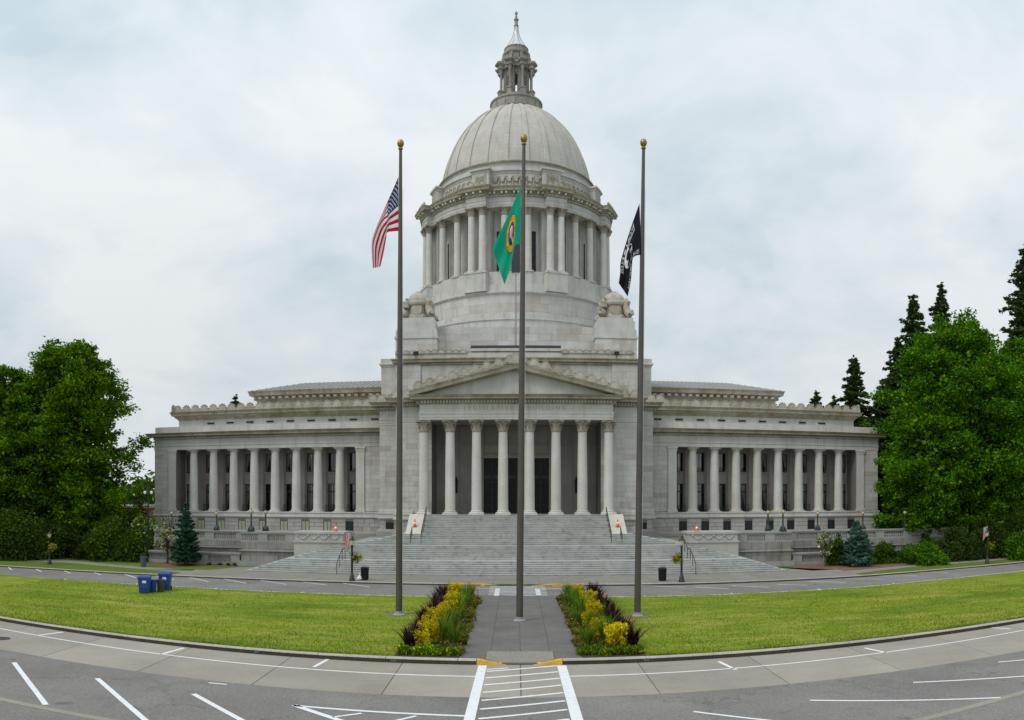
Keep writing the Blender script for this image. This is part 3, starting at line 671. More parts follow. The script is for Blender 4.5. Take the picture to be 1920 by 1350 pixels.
# palmette antefixes
def palmette(w, h):
    m = MB(); n = 7
    for k in range(n):
        a = R(168-156*k/(n-1)); L_ = h*(0.60+0.10*math.sin(PI*k/(n-1))); c, q = math.cos(a)*0.95, math.sin(a); tx, tz = -q, c
        pts = [(0.0,0.0),(0.55,0.085),(0.85,0.105),(1.0,0.05),(1.0,-0.05),(0.85,-0.105),(0.55,-0.085)]
        out = [(L_*u*c+tx*v*h, h*0.30+L_*u*q+tz*v*h) for u, v in pts]
        o = len(m.v); m.extrude_xz(out, 0.0, 0.15)
        for i_ in (1,2,5,6): x_, y_, z_ = m.v[o+i_]; m.v[o+i_] = (x_, 0.05, z_)
    m.extrude_xz([(-0.22*w,0),(0.22*w,0),(0.16*w,h*0.34),(0,h*0.42),(-0.16*w,h*0.34)],-0.04,0.18)
    for s in (-1,1):
        m.extrude_xz([(s*w*(0.36+0.20*math.cos(2*PI*i_/7)), h*(0.16+0.16*math.sin(2*PI*i_/7))) for i_ in range(7)], -0.02, 0.14)
    m.box(-w*0.60,w*0.60,0.0,0.16,-0.01,h*0.07)
    return m.mesh('palmette','carved_stone')
me_pal = palmette(0.95,0.86); me_pals = palmette(0.42,0.45)
for s in (-1,1):
    for k in range(9):
        t = (k+0.75)/9.3; x = s*TIPX*(1-t); z = TIPZ+0.33+(AP-TIPZ-0.05)*t
        link('palmette', me_pal, cap, (x,75.45,z-0.02), None, (0.9,1,0.92))
        link('palmette', me_pals, cap, (x-s*TIPX/9.3*0.5,75.5,z+0.13), None, None)
link('palmette', me_pal, cap, (0,75.4,AP+0.0), None, (1.25,1,1.3))
for s in (-1,1):
    for x, y in ((9.55,77.7),(10.6,77.7),(11.65,77.75),(12.75,81.1),(13.8,81.1),(14.75,81.2)): link('palmette', me_pal, cap, (s*x,y,16.22), None, (1.0,1,1.05))
    for x, y in ((10.08,77.8),(11.12,77.8),(13.3,81.2)): link('palmette', me_pals, cap, (s*x,y,16.22))

# ---- podium moulding along the centre
for s in (-1,1):
    pth = [(s*14.1,84.5),(s*14.1,81.8),(s*11.9,81.8),(s*11.9,78.4),(s*10.2,78.4)]
    if s > 0: pth = pth[::-1]
    m = MB(); m.sweep(pth, [(0.0,5.25),(0.05,5.2),(0.12,5.0),(0.12,4.86),(0.22,4.82),(0.22,4.72),(0.16,4.68),(0.16,4.42),(0.26,4.38),(0.26,4.26),(0.06,4.12),(0.0,4.1)])
    part('podium_moulding', m, 'sandstone')
    m = MB(); m.sweep(pth, [(0.0,3.25),(0.08,3.15),(0.28,2.98),(0.30,2.9),(0.30,TER-0.1)]); part('podium_plinth', m, 'granite_trim')

# ---- wings
BAYS = [19.09+2.459*i for i in range(8)]; WY = 84.5; RY = 87.3
def doric():
    m = MB(); m.box(-0.60,0.60,-0.60,0.60,0.36,0.52)
    m.lathe([(0.42,0.0),(0.42,0.10),(0.45,0.12),(0.45,0.16),(0.46,0.2),(0.57,0.34),(0.57,0.36)],24); return m.mesh('doric_capital','column_stone',True,35)
me_dc = doric(); me_db = attic_base(0.52,0.68,0.30); me_ds = shaft(0.52,0.42,6.30,5)
def window(x, z0, z1, y, w, parent_wall, mull, style, rail):
    # opening box behind the wall face, with frame, panes, interior and curtain or blind
    m = MB(); f = 0.07
    m.box(x-w,x-w+f,y-0.02,y+0.06,z0,z1); m.box(x+w-f,x+w,y-0.02,y+0.06,z0,z1); m.box(x-w+f,x+w-f,y-0.02,y+0.06,z1-f,z1); m.box(x-w+f,x+w-f,y-0.02,y+0.06,z0,z0+f)
    m.box(x-0.03,x+0.03,y-0.015,y+0.05,z0+f,z1-f)
    if mull: m.box(x-w+f,x-0.03,y-0.015,y+0.05,mull-0.06,mull+0.06); m.box(x+0.03,x+w-f,y-0.015,y+0.05,mull-0.06,mull+0.06)
    o = part('window', m, 'frame_dark')
    for a, b in ((x-w+f,x-0.03),(x+0.03,x+w-f)):
        for za, zb in (((z0+f,mull-0.06),(mull+0.06,z1-f)) if mull else ((z0+f,z1-f),)):
            p = MB(); p.add([(a,y+0.02,za),(b,y+0.02,za),(b,y+0.02,zb),(a,y+0.02,zb)],[(0,1,2,3)]); p.build('pane','window_glass',o)
    p = MB(); p.add([(x-w,y+0.9,z0),(x+w,y+0.9,z0),(x+w,y+0.9,z1),(x-w,y+0.9,z1),(x-w,y+0.07,z0),(x+w,y+0.07,z0),(x+w,y+0.07,z1),(x-w,y+0.07,z1)],[(0,1,2,3),(0,4,5,1),(1,5,6,2),(2,6,7,3),(3,7,4,0)]); p.build('room','interior',o)
    if style == 'curtain':
        p = MB(); n = 14
        for s in (-1,1):
            vs = []; fs = []
            for i in range(n+1):
                t = i/n; z = z1-(z1-z0)*t; wd = w*(0.95-0.75*t**0.7 if t < 0.75 else 0.2+0.3*(t-0.75))
                for k in range(7):
                    q = k/6; vs.append((x+s*(w-0.02-wd*q), y+0.16+0.035*math.sin(q*14+t), z))
            for i in range(n):
                for k in range(6): a = i*7+k; fs.append((a,a+1,a+8,a+7))
            p.add(vs, fs)
        p.build('curtain','curtain',o,smooth=True)
    elif style == 'blind':
        p = MB(); zb = z0+(z1-z0)*random.choice((0.02,0.18,0.3)); p.box(x-w+0.05,x+w-0.05,y+0.11,y+0.13,zb,z1-0.05); p.build('blind','blind',o)
    elif style == 'sheer':
        p = MB(); sg = -1 if x < 0 else 1; a, b = sorted((x-sg*(w-0.04), x+sg*0.28)); p.box(a,b,y+0.09,y+0.11,z0+(z1-z0)*0.22,z1-0.05); p.build('blind','curtain',o)
    if rail:
        p = MB(); p.box(x-w-0.25,x+w+0.25,y-0.42,y-0.38,z0+0.72,z0+0.76); p.box(x-w-0.25,x+w+0.25,y-0.42,y-0.38,z0+0.08,z0+0.11)
        for k in range(9): q = x-w-0.25+(2*w+0.5)*k/8; p.box(q-0.012,q+0.012,y-0.415,y-0.385,z0+0.02,z0+0.72)
        p.build('balcony_rail','frame_dark',o)
    return o
for s in (-1,1):
    X = lambda v: s*v
    def bx(m, a, b, *r): a, b = sorted((s*a, s*b)); return m.box(a,b,*r)
    def sw(m, path, prof):
        p = [(s*x,y) for x,y in path]; return m.sweep(p if s < 0 else p[::-1], prof)
    wp = [(41.0,112),(41.0,WY),(14.1,WY)]
    m = MB(); bx(m,38.3,41.0,WY,112,FLOOR-0.1,11.9); bx(m,14.1,17.1,WY,RY+1.2,FLOOR-0.1,11.9); bx(m,14.1,41.0,RY+1.2,112,TER-0.3,13.9)
    part('wing_wall', m, 'joint_stone')
    # back wall of the colonnade: piers round the window openings
    m = MB(); e = [17.1]+[b for v in [17.86+2.459*i for i in range(9)] for b in (v-0.6,v+0.6)]+[38.3]
    for i in range(0,len(e),2): bx(m,e[i],e[i+1],RY,RY+1.2,FLOOR,11.9)
    for v in [17.86+2.459*i for i in range(9)]: bx(m,v-0.6,v+0.6,RY+0.02,RY+1.2,7.95,9.27); bx(m,v-0.6,v+0.6,RY+0.02,RY+1.2,11.4,11.9); bx(m,v-0.72,v+0.72,RY-0.08,RY-0.005,9.13,9.28); bx(m,v-0.42,v+0.42,RY-0.02,RY+0.015,8.25,8.95)
    part('colonnade_wall', m, 'recess_shade_stone')
    for b in BAYS: m = MB(); bx(m,b-0.45,b+0.45,RY-0.28,RY-0.003,FLOOR,11.875); bx(m,b-0.55,b+0.55,RY-0.12,RY-0.002,FLOOR,11.87); part('pilaster', m, 'recess_shade_stone')
    m = MB(); bx(m,17.1,38.3,WY+0.1,RY,11.88,12.1); part('colonnade_ceiling', m, 'recess_shade_stone')
    m = MB(); bx(m,14.1,41.0,WY-0.05,RY+1.2,TER-0.3,FLOOR-0.004); part('wing_podium', m, 'joint_stone')
    for i, v in enumerate([17.86+2.459*k for k in range(9)]):
        left = s < 0
        window(X(v),9.3,11.38,RY+0.1,0.6,None,None,'sheer' if (i == 0 or (not left and i < 4)) else 'none' if i == 1 else 'curtain',False)
        window(X(v),FLOOR+0.02,7.93,RY+0.1,0.6,None,7.05,('blind' if i in (1,2) else 'curtain' if i not in (0,3,4) else 'none') if left and i else ('sheer' if i < 2 else 'curtain' if i != 2 else 'none'),True)
    for b in BAYS:
        o = link('wing_column', me_ds, cap, (X(b),WY+0.68,FLOOR+0.28)); link('column_base', me_db, o, (X(b),WY+0.68,FLOOR)); link('capital', me_dc, o, (X(b),WY+0.68,11.375))
    for v in (16.68,38.72):
        m = MB(); bx(m,v-0.46,v+0.46,WY-0.14,WY-0.005,FLOOR+0.3,11.4); bx(m,v-0.55,v+0.55,WY-0.22,WY-0.004,FLOOR,FLOOR+0.3); bx(m,v-0.5,v+0.5,WY-0.18,WY-0.004,11.4,11.55); bx(m,v-0.58,v+0.58,WY-0.26,WY-0.003,11.7,11.88); bx(m,v-0.52,v+0.52,WY-0.2,WY-0.002,11.55,11.7); part('end_pilaster', m, 'column_stone')
    a, b = sorted((X(14.1),X(16.2))); ashlar(a,b,FLOOR+0.1,11.88,WY,0.5,1.1)
    a, b = sorted((X(39.2),X(41.0))); ashlar(a,b,FLOOR+0.1,11.88,WY,0.5,1.0)
    a, b = sorted((X(14.45),X(41.0))); hs = []
    for i, v in enumerate([17.86+2.459*k for k in range(9)]):
        p, q = sorted((X(v-0.43),X(v+0.43))); hs.append((p,q,2.68 if i else 2.55,3.86))
    ashlar(a,b,TER+0.55,4.12,WY-0.05,0.44,1.15,0.045,0.035,hs,'rustic_block')
    for i, (p, q, z0, z1) in enumerate(hs):
        m = MB(); m.box(p,q,WY-0.06,WY-0.053,z0,z1); o = part('basement_window', m, 'shutter_blue' if (i == 0 or s > 0) else 'frame_dark')
        m = MB(); m.box(p+0.06,(p+q)/2-0.03,WY-0.068,WY-0.062,z0+0.05,z1-0.06); m.box((p+q)/2+0.03,q-0.06,WY-0.068,WY-0.062,z0+0.05,z1-0.06)
        m.build('blind' if (s < 0 and i) else 'pane','blind' if (s < 0 and i) else 'bronze_dark',o)
    m = MB(); sw(m, wp, [(0.0,5.1),(0.05,5.0),(0.10,4.92),(0.10,4.84),(0.20,4.80),(0.20,4.72),(0.14,4.68),(0.14,4.42),(0.24,4.38),(0.24,4.26),(0.08,4.14),(0.05,4.1)][3:]); part('podium_moulding', m, 'sandstone')
    m = MB(); sw(m, wp, [(0.05,2.82),(0.12,2.76),(0.30,2.6),(0.32,2.55),(0.32,TER-0.1)]); part('podium_plinth', m, 'granite_trim')
    m = MB(); sw(m, wp, [(-0.9,11.89),(0.06,11.89),(0.06,12.28),(0.12,12.32),(0.12,12.40),(0.04,12.42),(0.04,13.08)]); part('entablature', m, 'sandstone')
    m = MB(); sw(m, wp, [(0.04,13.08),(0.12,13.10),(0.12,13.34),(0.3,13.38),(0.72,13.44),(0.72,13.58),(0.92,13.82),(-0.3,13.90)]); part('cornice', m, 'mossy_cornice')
    p = [(s*x,y) for x,y in wp]; tag(part('dentil_course', dentils(p if s < 0 else p[::-1],0.121,13.13,13.32,0.13,0.24,0.14), 'sandstone'), kind='stuff')
    # stepped attic of the wing with slots and palmette cresting
    ap = [(38.8,112),(38.8,86.5),(14.1,86.5)]
    m = MB(); bx(m,14.1,41.0,WY+0.12,112,13.88,14.58); part('blocking_course', m, 'sandstone')
    m = MB(); bx(m,14.1,38.8,86.5,112,14.5,16.4); part('wing_attic', m, 'sandstone')
    m = MB(); sw(m, ap, [(0.0,15.42),(0.08,15.48),(0.16,15.62),(0.35,15.72),(0.42,15.86),(0.72,15.98),(0.72,16.14),(0.88,16.38),(-0.4,16.46)]); part('attic_cornice', m, 'mossy_cornice')
    for k in range(9):
        v = 15.44+2.41*k; m = MB(); bx(m,v-0.42,v+0.42,86.4,86.499,14.93,15.09); part('vent_slot', m, 'slot_dark')
    v = 15.1; k = 0
    while v < 39.0:
        link('palmette', me_pal, cap, (X(v),86.1,16.40), None, (1.06,1,0.98))
        if v+0.56 < 39: link('palmette', me_pals, cap, (X(v+0.565),86.15,16.40), None, (1.1,1,0.95))
        v += 1.13
    link('palmette', me_pal, cap, (X(39.3),86.2,16.40), (0,0,PI/2), (1.0,1,1.1))
    # hipped roof over the wing
    m = MB(); bx(m,14.1,31.4,94.0,112,16.3,19.0); part('clerestory', m, 'sandstone')
    rp = [(31.4,112),(31.4,94.0),(15.0,94.0)]
    m = MB(); sw(m, rp, [(0.0,18.0),(0.1,18.05),(0.1,18.35),(0.2,18.4),(0.2,18.75),(0.9,18.85),(0.95,19.15),(1.1,19.4),(-0.2,19.45)]); part('roof_cornice', m, 'mossy_cornice')
    p = [(s*x,y) for x,y in rp]; tag(part('modillion_course', dentils(p if s < 0 else p[::-1],0.205,18.45,18.74,0.42,0.86,0.6), 'carved_stone'), kind='stuff')
    m = MB(); e0, e1, rz0, rz1 = 32.4, 14.2, 19.42, 21.35
    m.add([(X(e0),93.0,rz0),(X(e1),93.0,rz0),(X(e1),101.5,rz1),(X(27.5),101.5,rz1),(X(e0),113,rz0),(X(e1),113,rz0)],[(0,1,2,3),(0,3,4),(3,2,5,4)]); rf = part('hipped_roof', m, 'lead_roof')
    m = MB(); v = 14.6
    while v < 32.2:
        yt = 101.5 if v < 27.5 else 93+(32.4-v)/(32.4-27.5)*8.5; zt = rz0+(rz1-rz0)*(yt-93)/8.5
        m.add([(X(v-0.03),93.0,rz0+0.002),(X(v+0.03),93.0,rz0+0.002),(X(v),93.0,rz0+0.07),(X(v-0.03),yt,zt+0.002),(X(v+0.03),yt,zt+0.002),(X(v),yt,zt+0.07)],[(0,1,2),(0,2,5,3),(1,4,5,2)]); v += 0.6
    m.build('standing_seams','lead_roof',rf)['kind'] = 'stuff'

# ---- attic over the centre
m = MB(); m.box(-13.1,13.1,86.0,140,16.2,22.0); m.box(-15.0,-13.1,88.0,140,16.2,21.7); m.box(13.1,15.0,88.0,140,16.2,21.7)
for s in (-1,1): m.box(s*13.12 if s < 0 else s*10.3, s*10.3 if s < 0 else s*13.12, 85.85, 85.998, 16.2, 20.85)
part('attic', m, 'sandstone')
for s in (-1,1):
    a, b = sorted((s*10.28,s*0.0)); ashlar(a,b,16.3,20.8,86.0,0.75,1.7)
    a, b = sorted((s*13.1,s*10.32)); ashlar(a,b,16.3,20.8,85.85,0.75,1.5); a, b = sorted((s*15.0,s*13.1)); ashlar(a,b,16.3,20.9,88.0,0.75,1.3)
    p = [(s*15.0,120),(s*15.0,88.0),(s*13.1,88.0)]
    m = MB(); m.sweep(p if s < 0 else p[::-1], [(0.0,20.9),(0.06,20.95),(0.06,21.1),(0.2,21.16),(0.2,21.32),(0.05,21.4),(0.05,21.85),(-0.3,21.9)]); part('attic_cornice', m, 'sandstone')
m = MB(); m.sweep([(-13.1,88.0),(-13.1,85.85),(13.1,85.85),(13.1,88.0)], [(0.0,20.7),(0.05,20.75),(0.05,20.9),(0.3,21.0),(0.3,21.2),(0.42,21.3),(0.42,21.42),(-0.2,21.5),(-0.2,22.15),(-0.5,22.16)]); part('attic_cornice', m, 'mossy_cornice')
x = -12.7
while x < 12.9:
    if abs(x) > 5.0: link('palmette', me_pals, cap, (x,85.88,21.95), None, (1.7,1,0.95))
    x += 0.78
m = MB(); m.box(-4.85,4.85,85.9,87.2,22.16,22.45); part('attic_parapet', m, 'sandstone')

# ---- corner towers with carved urn domes
for s in (-1,1):
    cx_, cy_ = s*11.08, 90.4
    m = MB(); m.box(cx_-2.3,cx_+2.3,88.1,92.7,21.9,24.05); m.box(cx_-2.42,cx_+2.42,87.98,92.82,24.05,24.3); m.box(cx_-2.30,cx_+2.30,88.1,92.7,24.3,24.95); m.box(cx_-2.22,cx_+2.22,88.18,92.62,24.95,25.15); m.box(cx_-2.12,cx_+2.12,88.28,92.52,25.15,26.05); m.box(cx_-1.95,cx_+1.95,88.45,92.35,26.05,26.45)
    o = part('corner_tower', m, 'sandstone'); ashlar(cx_-2.3,cx_+2.3,22.2,24.02,88.1,0.6,1.5)
    m = MB(); m.lathe([(1.85,26.45),(1.85,26.75),(1.55,27.0),(1.48,27.9),(1.55,28.0)],8,cx_,cy_,PI/8)
    m.lathe([(1.5,27.9),(1.68,28.05),(1.74,28.25),(1.68,28.5),(1.5,28.55),(1.5,28.75),(1.3,28.82)],24,cx_,cy_); m.build('urn_body','carved_stone',o)
    m = MB(); m.lathe([(1.22,28.8),(1.2,28.95),(1.08,29.2),(0.85,29.42),(0.55,29.58),(0.36,29.64),(0.36,29.74),(0.0,29.76)],24,cx_,cy_); m.build('urn_dome','carved_stone',o,smooth=True)
    for i in range(4):
        a = -PI/2+PI/2*i; c, q = math.cos(a), math.sin(a)
        m = MB(); out = [(-0.52,0.0),(0.52,0.0),(0.55,-0.55),(0.38,-0.95),(0,-1.08),(-0.38,-0.95),(-0.55,-0.55)]
        vs = []
        for rr in (1.46,1.66): vs += [(cx_+c*rr-q*u, cy_+q*rr+c*u, 27.85+w_) for u, w_ in out]
        m.add(vs, [tuple(range(7,14))]+[(k,(k+1)%7,(k+1)%7+7,k+7) for k in range(7)]); m.build('shield','carved_stone',o)
        b = a+PI/4; c, q = math.cos(b), math.sin(b)
        m = MB(); pts = [Vector((cx_+c*r_, cy_+q*r_, z_)) for r_, z_ in ((1.4,28.45),(1.75,28.5),(1.95,28.3),(1.8,28.05),(1.75,27.7),(2.0,27.2),(2.35,26.85),(2.55,26.95),(2.5,27.2),(2.3,27.2))]
        m.tube(pts, [0.28,0.34,0.36,0.36,0.42,0.46,0.42,0.34,0.28,0.2], 8); m.build('scroll_console','carved_stone',o,smooth=True)
# square base between the towers
m = MB(); m.box(-9.0,9.0,90.0,140,21.9,25.6); m.box(-13,13,92.7,138,21.9,25.3); part('drum_base', m, 'sandstone')
ashlar(-8.75,8.75,22.5,25.55,90.0,0.76,1.5)

# ---- drum
DX, DY = 0.0, 115.0
BAYC = [22.5+45*k for k in range(8)]
def ring_path(r_rec, r_proj, half=5.9, n=5):
    "plan of the drum with eight projecting bays, travelling so that out is away from the axis"
    pts = []
    for c in BAYC:
        for r, a0, a1, k in ((r_proj,c-half,c+half,3),(r_rec,c+half,c+45-half,n)):
            for i in range(k+1): a = R(a0+(a1-a0)*i/k-90); pts.append((DX+r*math.cos(a), DY+r*math.sin(a)))
    return pts
m = MB(); m.lathe([(14.2,25.2),(14.2,28.75),(14.35,28.8),(14.35,29.0),(13.9,29.1),(13.75,29.1),(13.75,29.75),(13.55,29.8),(13.3,29.8),(13.3,32.2),(13.42,32.25),(13.62,32.4),(13.62,32.6),(13.25,32.68),(13.2,33.6),(13.05,33.62),(13.05,35.2),(10.5,35.2)],96,DX,DY)
part('drum_podium', m, 'sandstone', smooth=True, angle=20)
for lo, hi, r, nb in ((30.0,31.1,13.3,40),(31.1,32.15,13.3,40)):
    m = MB()
    for k in range(nb):
        if math.sin(2*PI*(k+0.5)/nb) > 0.25: continue
        a0, a1 = 2*PI*k/nb+0.0015+(0.5*2*PI/nb if lo > 31 else 0), 2*PI*(k+1)/nb-0.0015+(0.5*2*PI/nb if lo > 31 else 0); vs = []
        for i in range(4):
            a = a0+(a1-a0)*i/3
            for rr in (r-0.02,r+0.015+0.008*random.random()*0): vs += [(DX+rr*math.cos(a),DY+rr*math.sin(a),lo+0.008),(DX+rr*math.cos(a),DY+rr*math.sin(a),hi-0.008)]
        fs = []
        for i in range(3): q = i*4; fs += [(q+2,q+6,q+7,q+3),(q+3,q+7,q+5,q+1),(q+2,q,q+4,q+6)]
        fs += [(0,2,3,1),(12,13,15,14)]; mm = MB(); mm.add(vs, fs); part('stone_block', mm, 'sandstone_block')
for c in BAYC:
    if -math.cos(R(c)) > 0.45: continue
    a = R(c-90); u = Vector((math.cos(a),math.sin(a))); t = Vector((-u.y,u.x))
    def pr(hw, r0, r1, z0, z1, m):
        p = [u*r0-t*hw, u*r0+t*hw, u*r1+t*hw, u*r1-t*hw]
        m.add([(DX+q.x,DY+q.y,z0) for q in p]+[(DX+q.x,DY+q.y,z1) for q in p], [(3,2,1,0),(4,5,6,7),(0,1,5,4),(1,2,6,5),(2,3,7,6),(3,0,4,7)])
    m = MB(); pr(1.50,12.5,13.80,32.66,35.0,m); pr(1.56,12.5,13.88,35.0,35.22,m); pr(1.56,12.5,13.88,32.64,32.95,m); part('column_pedestal', m, 'sandstone')
    m = MB(); pr(1.42,10.5,12.25,35.2,43.5,m); part('drum_pier', m, 'sandstone')
me_sb = attic_base(0.5,0.64,0.36); me_ss = shaft(0.485,0.42,6.9,7)
for k in range(8):
    for da, r in ((-3.35,13.25),(3.35,13.25),(22.5-6.9,12.55),(22.5+6.9,12.55)):
        c = BAYC[k]+da
        if -math.cos(R(c)) > 0.35: continue
        a = R(c-90); p = (DX+r*math.cos(a), DY+r*math.sin(a))
        o = link('drum_column', me_ss, cap, (p[0],p[1],35.54), (0,0,a)); b = link('column_base', me_sb, o, (p[0],p[1],35.2)); q = link('capital', me_cor, o, (p[0],p[1],42.42), None, (0.97,0.97,0.89))
        b.location = (0,0,-0.34); q.location = (0,0,6.88)
m = MB(); m.lathe([(11.0,35.0),(11.0,43.6)],96,DX,DY,cap=False); part('drum_wall', m, 'sandstone', smooth=True)
for c in range(0,360,45):
    for da in (-11.3,0,11.3):
        if -math.cos(R(c+da)) > 0.3: continue
        a = R(c+da-90); u = Vector((math.cos(a),math.sin(a))); t = Vector((-u.y,u.x)); hw = 0.40
        def slab_(m, h, r0, r1, z0, z1):
            p = [u*r0-t*h, u*r0+t*h, u*r1+t*h, u*r1-t*h]
            m.add([(DX+q.x,DY+q.y,z0) for q in p]+[(DX+q.x,DY+q.y,z1) for q in p], [(3,2,1,0),(4,5,6,7),(0,1,5,4),(1,2,6,5),(2,3,7,6),(3,0,4,7)])
        m = MB(); slab_(m,hw,10.9,11.03,35.25,41.0); o = part('drum_window', m, 'bronze_dark')
        m = MB()
        for z in (36.6,38.0,39.4): slab_(m,hw,11.03,11.06,z,z+0.08)
        slab_(m,0.03,11.03,11.055,35.3,41.0); m.build('glazing_bar','frame_dark',o)
    for da in (-7,7):
        if -math.cos(R(c+da)) > 0.3: continue
        a = R(c+da-90); u = Vector((math.cos(a),math.sin(a))); t = Vector((-u.y,u.x)); m = MB(); slab_(m,0.45,10.9,11.25,35.2,43.5); part('drum_pilaster', m, 'sandstone')
rp = ring_path(12.95,13.75)
m = MB(); m.sweep(rp, [(-2.2,43.5),(0.0,43.5),(0.0,43.75),(0.04,43.76),(0.04,44.05),(0.12,44.18),(0.0,44.22),(0.0,44.72)],True); part('drum_entablature', m, 'sandstone')
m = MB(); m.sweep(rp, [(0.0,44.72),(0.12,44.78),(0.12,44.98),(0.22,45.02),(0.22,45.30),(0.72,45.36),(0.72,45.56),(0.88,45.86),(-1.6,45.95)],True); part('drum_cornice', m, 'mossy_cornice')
tag(part('modillion_course', dentils(rp,0.225,45.06,45.29,0.22,0.58,0.4,True), 'column_stone'), kind='stuff')
tag(part('dentil_course', dentils(rp,0.121,44.80,44.96,0.12,0.25,0.09,True), 'column_stone'), kind='stuff')
for c in BAYC:
    if -math.cos(R(c)) > 0.5: continue
    for da in (-4.6,-1.6,1.6,4.6):
        a = R(c+da-90); link('palmette', me_pal, cap, (DX+14.2*math.cos(a),DY+14.2*math.sin(a),45.85), (0,0,a+PI/2), (0.8,1,0.95))
# attic of the drum with festoons
rq = ring_path(11.25,12.25,5.6)
m = MB(); m.sweep(rq, [(0.0,45.8),(0.05,46.2),(0.0,46.25),(0.0,48.35),(0.06,48.4),(0.12,48.62),(0.3,48.72),(0.3,48.95),(-0.6,49.02)],True); part('drum_attic', m, 'sandstone')
for c in range(0,360,45):
    if -math.cos(R(c)) > 0.3: continue
    m = MB()
    for k in range(-3,4):
        a0 = R(c+k*4.6-90)
        pts = []
        for i in range(9):
            q = i/8; aa = a0+R(4.2)*(q-0.5); pts.append((DX+11.36*math.cos(aa),DY+11.36*math.sin(aa),47.95-0.62*math.sin(PI*q)))
        m.tube(pts, [0.08+0.08*math.sin(PI*i/8) for i in range(9)], 6)
        aa = a0+R(2.3)
        m.lathe([(0.0,47.75),(0.14,47.8),(0.2,47.95),(0.14,48.1),(0.0,48.15)],8,DX+11.36*math.cos(aa),DY+11.36*math.sin(aa))
        m.tube([(DX+11.34*math.cos(aa),DY+11.34*math.sin(aa),47.75),(DX+11.36*math.cos(aa),DY+11.36*math.sin(aa),47.15),(DX+11.34*math.cos(aa),DY+11.34*math.sin(aa),46.55)],[0.05,0.13,0.04],5)
        m.lathe([(0.0,46.5),(0.16,46.55),(0.22,46.75),(0.12,46.95),(0.0,47.0)],8,DX+11.34*math.cos(a0),DY+11.34*math.sin(a0))
    part('festoon', m, 'carved_stone', smooth=True)
for c in BAYC:
    if -math.cos(R(c)) > 0.4: continue
    a = R(c-90); u = Vector((math.cos(a),math.sin(a))); t = Vector((-u.y,u.x)); m = MB(); slab_(m,0.82,12.2,12.32,46.5,48.2); slab_(m,0.6,12.32,12.38,46.7,48.0)
    for k in range(7): 
        q = u*12.42+t*(-0.5+k/6); m.tube([(DX+q.x,DY+q.y,47.0),(DX+q.x,DY+q.y,47.9)],[0.05,0.06],5)
    part('carved_panel', m, 'carved_stone')
# ---- dome with 24 ribs
def dome_r(z): 
    q = max(0.0, 1-((z-48.0)/13.9)**2); return 10.75*math.sqrt(q)
m = MB(); m.lathe([(11.0,48.9),(11.0,49.85),(11.15,49.9),(11.15,50.15),(10.95,50.25)],96,DX,DY,cap=False); part('dome_ring', m, 'sandstone', smooth=True, angle=25)
m = MB(); m.lathe([(11.3,49.92),(11.34,50.08),(11.2,50.2),(10.9,50.35)],96,DX,DY,cap=False); part('dome_ring', m, 'mossy_cornice', smooth=True, angle=25)
zs = [50.1+(61.6-50.1)*math.sin(PI/2*i/26) for i in range(27)]
m = MB(); m.lathe([(dome_r(z),z) for z in zs],96,DX,DY,cap=False); dome = part('dome', m, 'dome_stone', smooth=True)
for k in range(24):
    a = R(7.5+15*k-90)
    if math.sin(a) > 0.55: continue
    m = MB(); u = Vector((math.cos(a),math.sin(a))); t = Vector((-u.y,u.x)); vs = []; fs = []
    for i, z in enumerate(zs):
        hw = 0.36*(0.35+0.65*dome_r(z)/10.5); r = dome_r(z)
        for h, o in ((-1,-0.05),(-1,0.12),(-0.72,0.16),(0.72,0.16),(1,0.12),(1,-0.05)): q = u*(r+o)+t*hw*h; vs.append((DX+q.x,DY+q.y,z+(0.05 if o > 0 else 0)))
    for i in range(len(zs)-1):
        for j in range(5): q = i*6+j; fs.append((q,q+1,q+7,q+6))
    m.add(vs, fs); m.build('dome_rib','column_stone' if False else 'dome_stone',dome)
